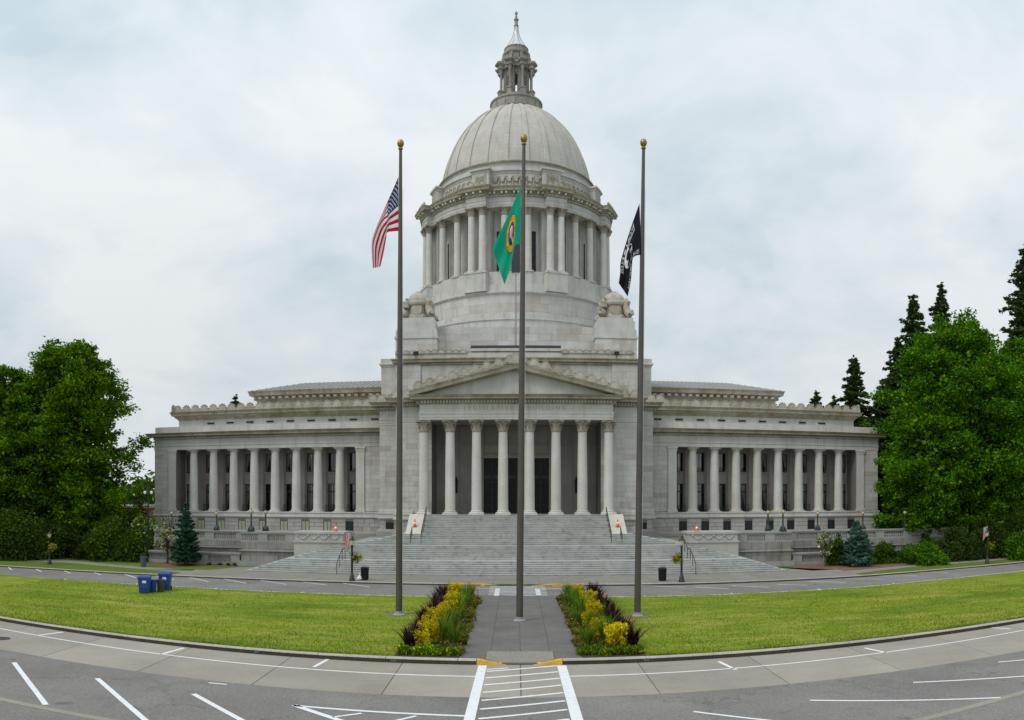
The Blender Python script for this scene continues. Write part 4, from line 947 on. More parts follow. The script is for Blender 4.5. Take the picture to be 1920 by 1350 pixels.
# ---- lantern
lb = MB(); lb.lathe([(3.95,60.3),(3.95,60.9),(3.7,61.0),(3.62,61.0),(3.62,62.3),(3.78,62.4),(3.78,62.6),(2.9,62.75),(2.75,62.75),(2.75,63.3),(2.5,63.35),(1.2,63.35)],48,DX,DY); lan = part('lantern', lb, 'lantern_stone', smooth=True, angle=20)
for k in range(16):
    a = R(11.25+22.5*k-90)
    if math.sin(a) > 0.4: continue
    u = Vector((math.cos(a),math.sin(a))); t = Vector((-u.y,u.x)); m = MB(); slab_(m,0.56,3.55,3.67,61.25,62.1); m.build('parapet_panel','lantern_stone',lan)
for k in range(8):
    a = R(22.5+45*k-90); u = Vector((math.cos(a),math.sin(a))); t = Vector((-u.y,u.x))
    m = MB(); slab_(m,0.34,1.95,2.72,63.2,64.0); slab_(m,0.40,1.9,2.8,64.0,64.15); m.build('column_pedestal','lantern_stone',lan)
    m = MB(); m.lathe([(0.26,64.15),(0.26,64.3),(0.19,64.36),(0.165,66.7),(0.2,66.75),(0.19,66.8),(0.3,67.2),(0.34,67.22),(0.34,67.3)],12,DX+2.33*u.x,DY+2.33*u.y); m.build('lantern_column','lantern_stone',lan,smooth=True)
    m = MB(); slab_(m,0.40,1.3,1.85,63.3,67.35); m.build('lantern_pier','lantern_stone',lan)
    m = MB(); slab_(m,0.42,1.2,2.75,67.3,67.75); slab_(m,0.52,1.2,2.92,67.75,67.9); slab_(m,0.62,1.2,3.05,67.9,68.15); m.build('bracket_entablature','lantern_stone',lan)
    m = MB(); slab_(m,0.24,1.2,2.6,68.15,68.45); slab_(m,0.2,1.2,2.2,68.45,69.0); slab_(m,0.22,1.2,1.95,69.0,69.5); m.build('scroll_buttress','lantern_stone',lan)
    # arch panel between piers
    b = R(45*k-90); u = Vector((math.cos(b),math.sin(b))); t = Vector((-u.y,u.x)); m = MB(); out = [(-0.62,67.35)]; n = 10
    out = [(-0.62,66.0),(-0.36,66.0)]+[(0.36*math.cos(PI-PI*i/n),66.0+0.36*math.sin(PI*i/n)) for i in range(1,n)]+[(0.36,66.0),(0.62,66.0),(0.62,67.35),(-0.62,67.35)]
    vs = []
    for rr in (1.40,1.62): vs += [(DX+u.x*rr+t.x*h, DY+u.y*rr+t.y*h, z) for h, z in out]
    L_ = len(out); fs = [(i,(i+1)%L_,(i+1)%L_+L_,i+L_) for i in range(L_)]
    for base in (0,L_):
        for i in range(1,n+1): fs.append(tuple(base+q for q in (i,i+1,L_-2 if i >= n/2 else L_-1)))
        fs += [(base+0,base+1,base+L_-1),(base+n+1,base+n+2,base+L_-2),(base+n//2+1,base+L_-2,base+L_-1)]
    m.add(vs, fs); m.build('arch','lantern_stone',lan)
m = MB(); m.lathe([(1.2,67.3),(2.05,67.35),(2.05,67.7),(2.2,67.85),(2.2,68.1),(1.85,68.2),(1.75,68.3),(1.75,69.35),(1.9,69.45),(2.0,69.6),(2.0,69.75),(1.72,69.85),(1.68,70.35),(1.76,70.42),(1.76,70.55),(1.6,70.62)],32,DX,DY); m.build('lantern_drum','lantern_stone',lan,smooth=True,angle=20)
for k in range(8):
    a = R(45*k-90); u = Vector((math.cos(a),math.sin(a))); t = Vector((-u.y,u.x)); m = MB(); slab_(m,0.38,1.7,1.8,68.45,69.3); slab_(m,0.20,1.8,1.83,68.6,69.15); m.build('medallion','lantern_stone',lan)
m = MB(); pr_ = [(1.62,70.6)]+[(0.28+1.34*(1-i/12)**2.1, 70.62+3.3*i/12) for i in range(13)]; m.lathe(pr_,16,DX,DY); sp = m.build('spire','spire_metal',lan,smooth=True,angle=60)
m = MB()
for k in range(8): a = 2*PI*k/8+PI/8; m.tube([(DX+(r+0.01)*math.cos(a),DY+(r+0.01)*math.sin(a),z) for r, z in pr_[1:]],0.035,4)
m.build('spire_rib','lead_roof',sp)
m = MB(); m.lathe([(0.30,73.9),(0.34,73.95),(0.34,74.1),(0.24,74.15),(0.22,74.75),(0.34,74.85),(0.36,74.95),(0.30,75.05),(0.1,75.1),(0.08,75.25),(0.15,75.3),(0.17,75.4),(0.13,75.5),(0.06,75.53),(0.07,75.58),(0.17,75.68),(0.22,75.82),(0.2,76.0),(0.1,76.12),(0.0,76.16)],16,DX,DY); m.build('finial','lantern_stone',lan,smooth=True)

# ---- ashlar blocks: the 300 that show largest as parts, the rest as one part
me_box = {}
def unit(mat):
    if mat not in me_box: m = MB(); m.box(-0.5,0.5,-0.5,0.5,-0.5,0.5); me_box[mat] = m.mesh('block',mat)
    return me_box[mat]
M['recess_shade_block'] = M['recess_shade_stone']
BLK.sort(key=lambda b: -(b[1]-b[0])*(b[5]-b[4])/((b[0]+b[1])**2/4+b[2]**2)*(1.6 if b[6].startswith('rustic') else 0.5 if b[6] == 'recess_shade_block' else 1.0))
for b in BLK[:290]:
    link('stone_block', unit(b[6]), cap, ((b[0]+b[1])/2,(b[2]+b[3])/2,(b[4]+b[5])/2), None, (b[1]-b[0],b[3]-b[2],b[5]-b[4]))
rest = {}
for b in BLK[290:]: rest.setdefault({'sandstone_block':'sandstone_island','rustic_block':'rustic_island','recess_shade_block':'recess_shade_stone'}[b[6]], MB()).box(*b[:6])
for k, m in rest.items(): tag(part('ashlar', m, k), kind='stuff')

# ---- grand stair
st = MB(); st.box(-8.6,8.6,75.9,78.2,0,4.4); st.box(-14.0,14.0,72.4,78.5,0,2.1); st.box(-15.0,15.0,70.4,72.2,0,1.9); st.box(-15.2,15.2,67.3,70.3,0,0.9)
stair = part('staircase', st, 'granite')
STEPS = []
z, y = 0.13, STAIR_Y
for k in range(7): z += 0.15; STEPS.append((y,z,22.75-0.47*k)); y += 0.32
y += 1.0
for k in range(7): z += 0.152; STEPS.append((y,z,19.3-0.60*k)); y += 0.32
y += 0.9; z = TER
for k in range(17):
    z += 0.15; STEPS.append((y,z,(14.3-0.72*k) if k < 6 else 8.68)); y += 0.278
for i, (y0, zt, hw) in enumerate(STEPS):
    y1 = STEPS[i+1][0]+0.06 if i+1 < len(STEPS) else y0+0.5
    if i == len(STEPS)-1: y1 = y0+0.6
    m = MB(); zb = zt-0.15
    m.add([(-hw,y0,zb),(hw,y0,zb),(hw,y0,zt-0.045),(-hw,y0,zt-0.045),(-hw,y0-0.025,zt-0.04),(hw,y0-0.025,zt-0.04),(hw,y0-0.02,zt),(-hw,y0-0.02,zt),(-hw,y1,zt),(hw,y1,zt),(-hw,y1+2.2,zb),(hw,y1+2.2,zb),(-hw,y1+2.2,zt-0.002),(hw,y1+2.2,zt-0.002)],
          [(0,1,2,3),(3,2,5,4),(4,5,6,7),(7,6,9,8),(8,9,13,12),(0,3,12,10),(1,11,13,2)])
    m.build('step','step_stone',stair)
m = MB(); m.box(-15.4,15.4,70.2,84.5,1.0,TER-0.004); part('stair_landing', m, 'step_stone')
for s in (-1,1):
    a, b = sorted((s*8.7,s*10.15)); m = MB(); m.extrude_yz([(72.55,TER),(72.55,3.05),(72.75,3.2),(75.7,4.86),(76.25,4.86),(76.25,TER)],a,b); m.build('cheek_wall','cheek_stone',stair)
    m = MB(); a, b = sorted((s*15.3,s*19.9)); c = (a+b)/2
    m.box(a,b,69.8,72.6,0.0,2.42); m.box(a-0.1,b+0.1,69.7,72.7,2.42,2.56); m.box(a+0.05,b-0.05,69.85,72.55,2.56,3.2); m.box(a-0.06,b+0.06,69.74,72.66,3.2,3.38)
    pd = m.build('stair_pedestal','pedestal_stone',stair)
    m = MB()
    for k in range(4):
        x0 = a+0.35+k*(b-a-0.7)/4; w_ = (b-a-0.7)/4; m.tube([(x0+w_*i/8,69.82,3.12-0.38*math.sin(PI*i/8)) for i in range(9)],[0.03+0.03*math.sin(PI*i/8) for i in range(9)],6)
        m.lathe([(0.0,2.98),(0.09,3.0),(0.12,3.08),(0.09,3.16),(0,3.18)],8,x0,69.82)
    m.build('festoon','pedestal_stone',pd,smooth=True)
# handrails
def rail(pts, posts, name='handrail'):
    m = MB(); m.tube(pts,0.035,6)
    for x, y, zb, zt in posts: m.tube([(x,y,zb),(x,y,zt)],0.03,6)
    return m.build(name,'lamp_black',stair)
for s in (-1,1):
    P = [(y,z) for y, z, h in STEPS]
    pp = [(s*14.7,64.4,0.13,1.05),(s*14.7,P[3][0],P[3][1],P[3][1]+0.95),(s*14.7,P[6][0],P[6][1],P[6][1]+0.95),(s*14.7,P[7][0]-0.2,P[6][1],P[6][1]+0.95),(s*14.7,P[10][0],P[10][1],P[10][1]+0.95),(s*14.7,P[13][0],P[13][1],P[13][1]+0.95)]
    rail([(p[0],p[1],p[3]-0.02) for p in pp], pp)
    pp = [(s*8.5,P[14+k][0]+0.1,P[14+k][1],P[14+k][1]+0.92) for k in (0,3,6,9,12,15)]; rail([(p[0],p[1],p[3]-0.02) for p in pp], pp)
    pp = [(s*9.45,P[14+k][0]-0.15+0.2,P[14+k][1]-0.15,P[14+k][1]+0.8) for k in (0,2,4)]; rail([(p[0],p[1],p[3]-0.02) for p in pp], pp)

# ================================================================ terrace walls with balustrades
def baluster_mesh(h, r):
    m = MB(); m.lathe([(r,0),(r,h*0.08),(r*0.55,h*0.12),(r*0.9,h*0.3),(r*0.95,h*0.42),(r*0.5,h*0.75),(r*0.6,h*0.85),(r,h*0.92),(r,h)],8); return m.mesh('baluster','granite_trim',True,45)
me_bal = baluster_mesh(0.62,0.12); me_blow = baluster_mesh(0.5,0.10)
GB = []
for s in (-1,1):
    side = 'left' if s < 0 else 'right'
    far = 34.9 if s < 0 else 47.0
    tw = thing('terrace_wall', f'long grey granite terrace wall with two balustrades {side} of the grand stair', 'wall', (s*25,71,0), 'granite terrace walls either side of the stair')
    def bx(m, a, b, *r): a, b = sorted((s*a, s*b)); return m.box(a,b,*r)
    def tp(name, m, mat, **k): return m.build(name, mat, tw, **k)
    m = MB(); bx(m,25.2,far,71.75,84.0,0.0,TER); bx(m,19.9,25.2,70.35,84.0,0.0,TER); bx(m,13.5,20.0,72.5,84.4,0.0,TER-0.006); tp('terrace_core', m, 'joint_stone')
    def blocks(x0, x1, z0, z1, y, ch, ln, mat='granite_block'):
        n = max(1, round((z1-z0)/ch)); h = (z1-z0)/n
        for r in range(n):
            x = x0-(0.5*ln if r % 2 else 0)
            while x < x1:
                e = x+ln*random.uniform(0.85,1.2)
                if x1-e < 0.4*ln: e = x1
                a, b = max(x,x0), min(e,x1)
                if b-a > 0.1:
                    p, q = sorted((s*a,s*b)); p += 0.012; q -= 0.012
                    link('stone_block', unit(mat), tw, ((p+q)/2,y+0.02-random.uniform(0,0.01),z0+(r+0.5)*h), None, (q-p,0.10,h-0.024))
                x = e
    blocks(25.35,far,1.3,2.32,71.72,0.51,1.5); blocks(20.0,25.15,0.55,2.32,70.32,0.59,1.4); blocks(25.35,far,0.0,1.3,71.72,0.65,1.6)
    m = MB(); bx(m,19.95,25.4,70.02,70.6,0.0,0.55); bx(m,25.21,25.40,70.6,71.6,0.0,0.55); tp('base_course', m, 'granite')
    m = MB(); bx(m,25.25,far,71.5,71.85,1.66,1.76); bx(m,19.93,25.3,70.1,70.45,1.50,1.60); tp('string_course', m, 'granite_trim')
    # upper balustrade: piers, balusters, coping
    def balustrade(x0, x1, y, z, n):
        w = (x1-x0)/n
        for i in range(n):
            a = x0+i*w
            m = MB(); bx(m,a,a+0.95,y-0.02,y+0.34,z,z+0.84); tp('pier', m, 'granite_trim')
            k = max(3,int((w-0.95)/0.21)); 
            for j in range(k): link('baluster', me_bal, tw, (s*(a+0.95+(w-0.95)*(j+0.5)/k),y+0.16,z+0.11))
        m = MB(); bx(m,x0,x1,y-0.01,y+0.33,z-0.02,z+0.11); tp('plinth_rail', m, 'granite_trim')
        m = MB(); bx(m,x0,x1,y-0.1,y+0.42,z+0.84,z+0.95); bx(m,x0,x1,y-0.05,y+0.37,z+0.73,z+0.839); tp('coping', m, 'granite_trim')
    balustrade(25.25,far,71.72,2.34,max(3,round((far-25.25)/2.95))); balustrade(19.95,25.25,70.34,2.34,2)
    # lower pierced wall
    m = MB(); bx(m,25.4,far,70.52,70.9,0.0,0.42); tp('lower_plinth', m, 'granite')
    m = MB(); bx(m,25.3,far,70.42,70.98,1.14,1.26); bx(m,25.3,far,70.47,70.93,1.04,1.139); tp('lower_coping', m, 'granite_trim')
    n = max(3,round((far-25.4)/2.95)); w = (far-25.4)/n
    for i in range(n):
        a = 25.4+i*w; m = MB(); bx(m,a,a+0.9,70.5,70.92,0.42,1.04); tp('pier', m, 'granite')
        m = MB(); k = 9
        for j in range(k):
            x0 = a+0.9+(w-0.9)*j/k; x1 = a+0.9+(w-0.9)*(j+1)/k
            for (p, q) in ((x0,x1),(x1,x0)):
                m.tube([(s*p,70.72,0.42),(s*q,70.72,1.04)],0.055,4)
        tp('pierced_panel', m, 'granite_trim')
    m = MB(); bx(m,25.4,far,70.9,71.7,0.0,0.12); tp('ledge', m, 'granite')

# ================================================================ lamps on the terrace, street lamps, poles
def make_terrace_lamp():
    r = thing('terrace_lamp', 'lamp', 'lamp post')
    m = MB(); m.frustum(0,0,0,0.10,0.24,0.24,0.24,0.24); m.lathe([(0.22,0.10),(0.23,0.18),(0.16,0.26),(0.15,0.36),(0.09,0.44),(0.075,0.6),(0.06,1.25),(0.09,1.28),(0.09,1.33),(0.05,1.36),(0.05,1.42)],12)
    for k in range(4):
        a = PI/2*k+PI/4; m.tube([(0.10*math.cos(a),0.10*math.sin(a),0.42),(0.22*math.cos(a),0.22*math.sin(a),0.30),(0.27*math.cos(a),0.27*math.sin(a),0.12)],[0.03,0.05,0.05],5)
    m.build('post','lamp_green',r,smooth=True,angle=40)
    m = MB(); m.lathe([(0.05,1.42),(0.11,1.44),(0.17,1.53),(0.18,1.62),(0.13,1.72),(0.04,1.77)],16); g = m.build('globe','globe_gold',r,smooth=True)
    m = MB(); m.lathe([(0.05,1.76),(0.06,1.80),(0.025,1.83),(0.035,1.87),(0.0,1.95)],8); m.build('finial','lamp_green',g,smooth=True); return r
tl, used = make_terrace_lamp(), [False]
for px_, y, s_, lab in ((322,71.9,1.0,'behind the small flowering tree'),(406,71.9,1.0,'right of the small spruce'),(471,70.5,1.15,'on the projecting wall left of the stair'),(498,71.9,1.1,'second from the left stair pedestal'),
                   (1440,71.9,1.1,'second from the right stair pedestal'),(1468,70.5,1.15,'on the projecting wall right of the stair'),(1533,71.9,1.0,'left of the blue spruce and white blossom'),(1618,71.9,1.0,'just above the blue spruce'),(1697,71.9,1.0,'among shrubs right of the blue spruce')):
    x = y*math.tan((px_-CX)/F); place(tl, used, (x,y,3.29), 0, s_, 'dark green terrace lamp with gilded globe, '+lab, 'globe lamps along the terrace')
def make_basket(parent, x, z):
    n = 420; P = RNG.normal(size=(n,3))*np.array([0.19,0.19,0.15])+np.array([x,0,z]); P[:,2] -= np.abs(RNG.normal(size=n))*0.1
    return leaf_mesh('flower_basket', P, 0.07, ['leaf_mid','petal_orange','petal_yellow'], parent, weights=[0.72,0.13,0.15])
def quads_from(P, size, up=0.35, elong=1.0, sizes=None):
    n = len(P); a = RNG.normal(size=(n,3)); a[:,2] *= (1-up); a /= np.linalg.norm(a,axis=1)[:,None]+1e-9
    b = RNG.normal(size=(n,3)); b -= (b*a).sum(1)[:,None]*a; b /= np.linalg.norm(b,axis=1)[:,None]+1e-9
    s = (sizes if sizes is not None else size*RNG.uniform(0.65,1.35,n))[:,None]
    V = np.empty((n,4,3)); V[:,0] = P-a*s*elong; V[:,1] = P+b*s*0.55; V[:,2] = P+a*s*elong; V[:,3] = P-b*s*0.55
    return V.reshape(-1,3)
def np_mesh(name, V, mats, idx=None):
    n = len(V)//4; me = bpy.data.meshes.new(name); me.vertices.add(n*4); me.vertices.foreach_set('co', V.astype(np.float32).ravel())
    me.loops.add(n*4); me.loops.foreach_set('vertex_index', np.arange(n*4,dtype=np.int32)); me.polygons.add(n)
    me.polygons.foreach_set('loop_start', np.arange(0,n*4,4,dtype=np.int32)); me.polygons.foreach_set('loop_total', np.full(n,4,dtype=np.int32))
    for q in mats: me.materials.append(M[q])
    if idx is not None: me.polygons.foreach_set('material_index', idx.astype(np.int32))
    me.update(); me.validate(); return me
def leaf_mesh(name, P, size, mats, parent, weights=None, up=0.35, elong=1.0, sizes=None, loc=None):
    V = quads_from(np.asarray(P), size, up, elong, sizes)
    idx = None
    if len(mats) > 1: idx = RNG.choice(len(mats), size=len(P), p=weights)
    return link(name, np_mesh(name, V, mats, idx), parent, loc)
def small_flag(parent, x, z, h=1.0, w=0.55):
    m = MB(); m.tube([(x,0,z-0.3),(x+0.06,0,z+h+0.05)],0.015,5); m.build('flag_staff','lamp_black',parent)
    NS, NT_ = 16, 26; vs = []; fs = []; mi = []
    for i in range(NS+1):
        for j in range(NT_+1):
            u, v = i/NS, j/NT_                      # u along the hoist (down), v along the fly (hanging)
            vs.append((x+0.03-w*u*0.62-0.10*v+0.05, 0.04*math.sin(9*u+4*v), z+h-0.42*u*0.5-h*0.95*v*(0.75+0.25*u)+0.02))
    for i in range(NS):
        for j in range(NT_):
            a = i*(NT_+1)+j; fs.append((a,a+1,a+NT_+2,a+NT_+1))
            u, v = (i+0.5)/NS, (j+0.5)/NT_
            if v < 0.40 and u < 0.54: mi.append(2 if (i+j) % 3 else 1)
            else: mi.append(0 if int(u*13) % 2 == 0 else 1)
    mb = MB(); mb.v, mb.f, mb.m = vs, fs, mi; return mb.build('banner',['flag_red','flag_white','flag_blue'],parent,smooth=True)
def make_street_lamp(flag, side):
    r = thing('street_lamp', 'lamp', 'street lamp')
    m = MB(); m.lathe([(0.24,0),(0.24,0.12),(0.19,0.2),(0.17,0.42),(0.11,0.5),(0.09,0.6),(0.075,2.6),(0.10,2.64),(0.10,2.70),(0.06,2.74)],12)
    m.tube([(0,0,2.12),(side*0.22,0,2.2),(side*0.42,0,2.12)],0.018,5); m.build('post','lamp_black',r,smooth=True,angle=40)
    m = MB(); m.lathe([(0.08,2.74),(0.13,2.8),(0.20,3.12)],8); g = m.build('lantern','lamp_glass',r)
    m = MB(); m.lathe([(0.24,3.12),(0.2,3.2),(0.1,3.3),(0.04,3.34),(0.05,3.4),(0.0,3.5)],8); m.build('lantern_roof','lamp_black',g)
    make_basket(r, side*0.34, 1.86)['kind'] = 'stuff'
    if flag: small_flag(r, 0.05, 2.45, 1.35, 0.95)
    return r
for px_, y, fl, sd_, s_, lab in ((660,59.85,True,1,1.0,'black street lamp with small striped flag beside the left litter bin'),(1278,59.3,False,-1,1.0,'black street lamp with hanging flower basket beside the right litter bin'),
                             (93,63.4,False,1,0.92,'black street lamp with flower basket under the big left tree'),(1851,63.9,True,1,0.95,'black street lamp with small striped flag under the right maples')):
    o = make_street_lamp(fl, sd_); th = (px_-CX)/F; o.location = (y*math.tan(th), y if abs(px_-968) < 500 else y, 0.13); o.scale = (s_,)*3; o['label'] = lab; o['group'] = 'street lamps along the far kerb'
def tall_pole():
    y = 71.0; x = y*math.tan((278-CX)/F); r = thing('light_pole', 'tall thin black pole with camera domes left of the left wing', 'light pole', (x,y,0.13))
    m = MB(); m.lathe([(0.2,0),(0.2,0.3),(0.10,0.4),(0.07,7.7),(0,7.75)],10); m.build('post','lamp_black',r,smooth=True,angle=40,loc=(x,y,0.13))
    m = MB(); m.tube([(-0.42,0,6.95),(0.42,0,6.95)],0.03,6)
    m.build('cross_arm','lamp_black',r,loc=(x,y,0.13))
    for s in (-1,1):
        m = MB(); m.lathe([(0.0,6.62),(0.10,6.66),(0.15,6.78),(0.13,6.9),(0.05,6.95)],12,s*0.36,0); m.build('camera_dome','print_white',r,smooth=True,loc=(x,y,0.13))
tall_pole()

# ================================================================ flagpoles and flags
def flagpole(bx_, by_, z0, dx, top, lab):
    r = thing('flagpole', lab, 'flagpole', (bx_,by_,z0), 'tall bronze flagpoles on the lawn')
    L0 = (bx_,by_,z0); h = top-z0; m = MB()
    m.tube([(dx*t,0,h*t) for t in (0,0.02,0.3,0.6,0.85,0.985)],[0.185,0.18,0.168,0.145,0.11,0.085],20); m.build('pole','pole_bronze',r,smooth=True,angle=50,loc=L0)
    m = MB(); m.lathe([(0.34,0.0),(0.34,0.04),(0.26,0.10),(0.205,0.12),(0.2,0.2),(0.185,0.22)],20); m.build('base_collar','lead_roof',r,smooth=True,angle=30,loc=L0)
    m = MB(); m.lathe([(0.06,-0.36),(0.13,-0.33),(0.13,-0.27),(0.07,-0.22),(0.14,-0.17),(0.19,-0.05),(0.187,0.05),(0.13,0.15),(0.0,0.20)],16,dx*0.985); o = m.build('ball','gold_ball',r,smooth=True,loc=L0)
    for i in range(len(o.data.vertices)): o.data.vertices[i].co.z += h
    m = MB(); pts = [(dx*t+0.22-0.1*t,-0.05,h*t) for t in (0.06,0.3,0.6,0.9)]; m.tube(pts,0.008,4); m.build('halyard','rope_white',r,loc=L0)
    return r
fp = [flagpole(-6.35,43.0,0.21,0.09,25.85,'bronze flagpole left of the walk, flying the striped flag'),
      flagpole(0.17,41.6,0.189,0.23,25.3,'bronze flagpole standing in the middle of the walk, flying the green flag'),
      flagpole(6.50,42.6,0.21,0.34,25.75,'bronze flagpole right of the walk, flying the black flag')]
for x, y in ((-6.35,43.0),(6.5,42.6)):
    m = MB(); m.lathe([(0.72,0.19),(0.71,0.245),(0.0,0.25)],28,x,y); o = m.build('pole_footing','disc_concrete'); o['kind'] = 'structure'
def bez(P, t):
    "piecewise smooth curve through control points"
    n = len(P)-1; q = min(t*n, n-1e-6); i = int(q); f = q-i
    p0, p1, p2, p3 = P[max(i-1,0)], P[i], P[i+1], P[min(i+2,n)]
    return tuple(0.5*((2*b)+(-a+c)*f+(2*a-5*b+4*c-d)*f*f+(-a+3*b-3*c+d)*f**3) for a, b, c, d in zip(p0,p1,p2,p3))
FONT = {'A':'01110100011000111111100011000110001','B':'11110100011000111110100011000111110','D':'11110100011000110001100011000111110','E':'11111100001000011110100001000011111','F':'11111100001000011110100001000010000','G':'01111100001000010011100011000101111','H':'10001100011000111111100011000110001','I':'01110001000010000100001000010001110','L':'10000100001000010000100001000011111','M':'10001110111010110001100011000110001','N':'10001110011010110011100011000110001','O':'01110100011000110001100011000101110','P':'11110100011000111110100001000010000','R':'11110100011000111110101001001010001','S':'01111100001000001110000010000111110','T':'11111001000010000100001000010000100','U':'10001100011000110001100011000101110','W':'10001100011000110001101011101110001','Y':'10001100010101000100001000010000100','1':'00100011000010000100001000010001110','8':'01110100011000101110100011000101110','9':'01110100011000101111000010000101110',' ':'0'*35}
def glyph(ch, u, v):
    if not (0 <= u < 1 and 0 <= v < 1): return False
    return FONT.get(ch, FONT[' '])[int(v*7)*5+int(u*5)] == '1'
def cloth(name, lab, top, bot, d, NS, NT_, paint, mats, depth, group='flags at half staff', fold=False):
    vs = []; fs = []; mi = []
    for i in range(NS+1):
        s = i/NS; a = bez(top,s); b = bez(bot,s)
        for j in range(NT_+1):
            t = j/NT_
            if fold:                                   # the upper half folds away behind in the hanging tail
                k = min(1,max(0,(s-0.34)/0.30)); k = k*k*(3-2*k); tt = 0.10*t/0.5 if t < 0.5 else 0.10+0.90*(t-0.5)/0.5; t = t+(tt-t)*k
            px_ = a[0]+(b[0]-a[0])*t; py_ = a[1]+(b[1]-a[1])*t
            yy = d-0.10+depth*s*(math.sin(6.5*s+5.0*t)*0.5+math.sin(11*t-3*s)*0.35)-0.25*s
            vs.append(tuple(W(px_,py_,yy)))
    for i in range(NS):
        for j in range(NT_):
            q = i*(NT_+1)+j; fs.append((q,q+1,q+NT_+2,q+NT_+1)); mi.append(paint((i+0.5)/NS,(j+0.5)/NT_))
    mb = MB(); mb.v, mb.f, mb.m = vs, fs, mi; o = mb.build(name, mats, None, smooth=True, angle=None); tag(o, lab, 'flag', group); return o
def paint_us(s, t):
    if s < 0.40 and t < 7/13:
        u, v = s/0.40, t/(7/13)
        for r in range(9):
            for c in range(6 if r % 2 == 0 else 5):
                cx_ = (c*2+1+(r % 2))/12; cy_ = (r+1)/10; dx_, dy_ = (u-cx_)*1.42, v-cy_; rr = math.hypot(dx_,dy_)
                if rr < 0.06:
                    a = (math.atan2(dx_,-dy_)+PI) % (2*PI/5); k = abs(a/(2*PI/5)-0.5)*2
                    if rr < 0.026+0.026*k: return 1
        return 2
    return 0 if int(t*13) % 2 == 0 else 1
cloth('flag','red and white striped flag with blue starred corner on the left flagpole',[(747,331),(740,348),(732,366),(720,393),(704,430),(697,457),(699,503)],[(747,433),(736,434),(726,436),(724,447),(721,465),(717,484),(713,500)],43.0,150,78,paint_us,['flag_red','flag_white','flag_blue'],0.30,fold=True)
def paint_green(s, t):
    u, v = (0.45-s)*1.25, (t-0.54)*0.80; r = math.hypot(u,v)
    if r < 0.30:
        if r > 0.285: return 2
        if r > 0.185:
            a = math.atan2(u,-v) % (2*PI)
            rad = (0.272-r)/0.062
            for txt, a0, span, flip in (('THE SEAL OF THE STATE OF',PI*0.50+PI*0.62,PI*1.24,False),('1889',PI*1.0-0.30,0.6,True)):
                n = len(txt)
                q = ((a-(2*PI-PI*0.66)) % (2*PI))/(PI*1.32) if not flip else ((PI+0.34-a) % (2*PI))/0.68
                if 0 <= q < 1:
                    k = q*n; g = rad if not flip else 1-rad
                    if glyph(txt[int(k)], (k % 1)*1.25-0.12, g): return 2
            return 1
        if r > 0.175: return 2
        if u*u/0.010+(v+0.035)**2/0.0085 < 1: return 4 if v > -0.09 else 5        # powdered bust
        if abs(u) < 0.14-0.6*max(0,0.16-v) and v > 0.06: return 2 if abs(u) > 0.03 else 5
        return 3
    return 0
cloth('flag','green flag with gold and blue seal on the middle flagpole',[(977,349),(966,374),(952,405),(937,436),(923,466)],[(976,457),(966,460),(962,476),(956,505),(946,534)],41.65,170,110,paint_green,['flag_green','flag_yellow','flag_black','flag_royal','flag_flesh','flag_white'],0.22)
def paint_black(s, t):
    u, v = (0.5-s)*1.6, t-0.5                         # mirrored: seen from the reverse
    q = (s-0.20)/0.60
    if t < 0.23 and t > 0.08 and 0 <= q < 1:
        k = q*7; ch = 'POW MIA'[int(k)]
        if ch == ' ': return 1 if math.hypot(k % 1-0.5,(t-0.155)*6) < 0.33 else 0
        return 1 if glyph(ch,(k % 1)*1.2-0.1,(t-0.08)/0.15) else 0
    if 0.25 < t < 0.28 and 0.2 < s < 0.8: return 1
    q = (s-0.10)/0.80
    if 0.86 < t < 0.96 and 0 <= q < 1:
        k = q*21; return 1 if glyph('YOU ARE NOT FORGOTTEN'[int(k)],(k % 1)*1.2-0.1,(t-0.86)/0.10) else 0
    r = math.hypot(u,v-0.04)
    if r < 0.27:
        if r > 0.255: return 1
        if (u-0.02)**2/0.012+(v+0.0)**2/0.022 < 1: return 0     # bowed head in silhouette
        if v > 0.12 and abs(u) < 0.20: return 0
        if u > 0.12 and v < 0.05: return 0
        if abs(v-0.20) < 0.015: return 1
        return 1
    return 0
cloth('flag','black flag with white emblem and lettering on the right flagpole',[(1199,381),(1188,412),(1176,448),(1164,490),(1163,510),(1160,531)],[(1203,478),(1194,479),(1187,484),(1185,500),(1183,525),(1177,556)],42.6,150,100,paint_black,['flag_black','flag_white'],0.25)

# ================================================================ bins, cones, lights on the building
def cart(name, label, loc, rz, w, d, h, mat, wheels=True):
    r = thing(name, label, 'bin', loc, 'bins standing on the left lawn'); r.rotation_euler = (0,0,rz); L0 = loc
    m = MB(); m.frustum(0,0,0.06,h*0.86,w*0.39,d*0.37,w*0.48,d*0.48); m.box(-w*0.5,w*0.5,-d*0.5,d*0.5,h*0.80,h*0.86); m.box(-w*0.32,w*0.32,-d*0.455,-d*0.40,h*0.30,h*0.62); b = m.build('body',mat,r,loc=L0)
    m = MB(); m.frustum(0,0,h*0.865,h*0.93,w*0.53,d*0.53,w*0.53,d*0.53); m.frustum(0,-0.01,h*0.93,h,w*0.50,d*0.50,w*0.40,d*0.40); m.tube([(-w*0.36,d*0.56,h*0.86),(w*0.36,d*0.56,h*0.86)],0.025,6); m.build('lid',mat,r,loc=L0)
    m = MB(); m.box(-w*0.15,w*0.15,-d*0.472,-d*0.456,h*0.60,h*0.74); m.build('sticker','print_white',b,loc=L0)
    if wheels:
        for s in (-1,1):
            m = MB(); m.tube([(s*w*0.36,d*0.42,0.13),(s*w*0.46,d*0.42,0.13)],0.13,14); m.build('wheel','rubber',r,loc=L0)
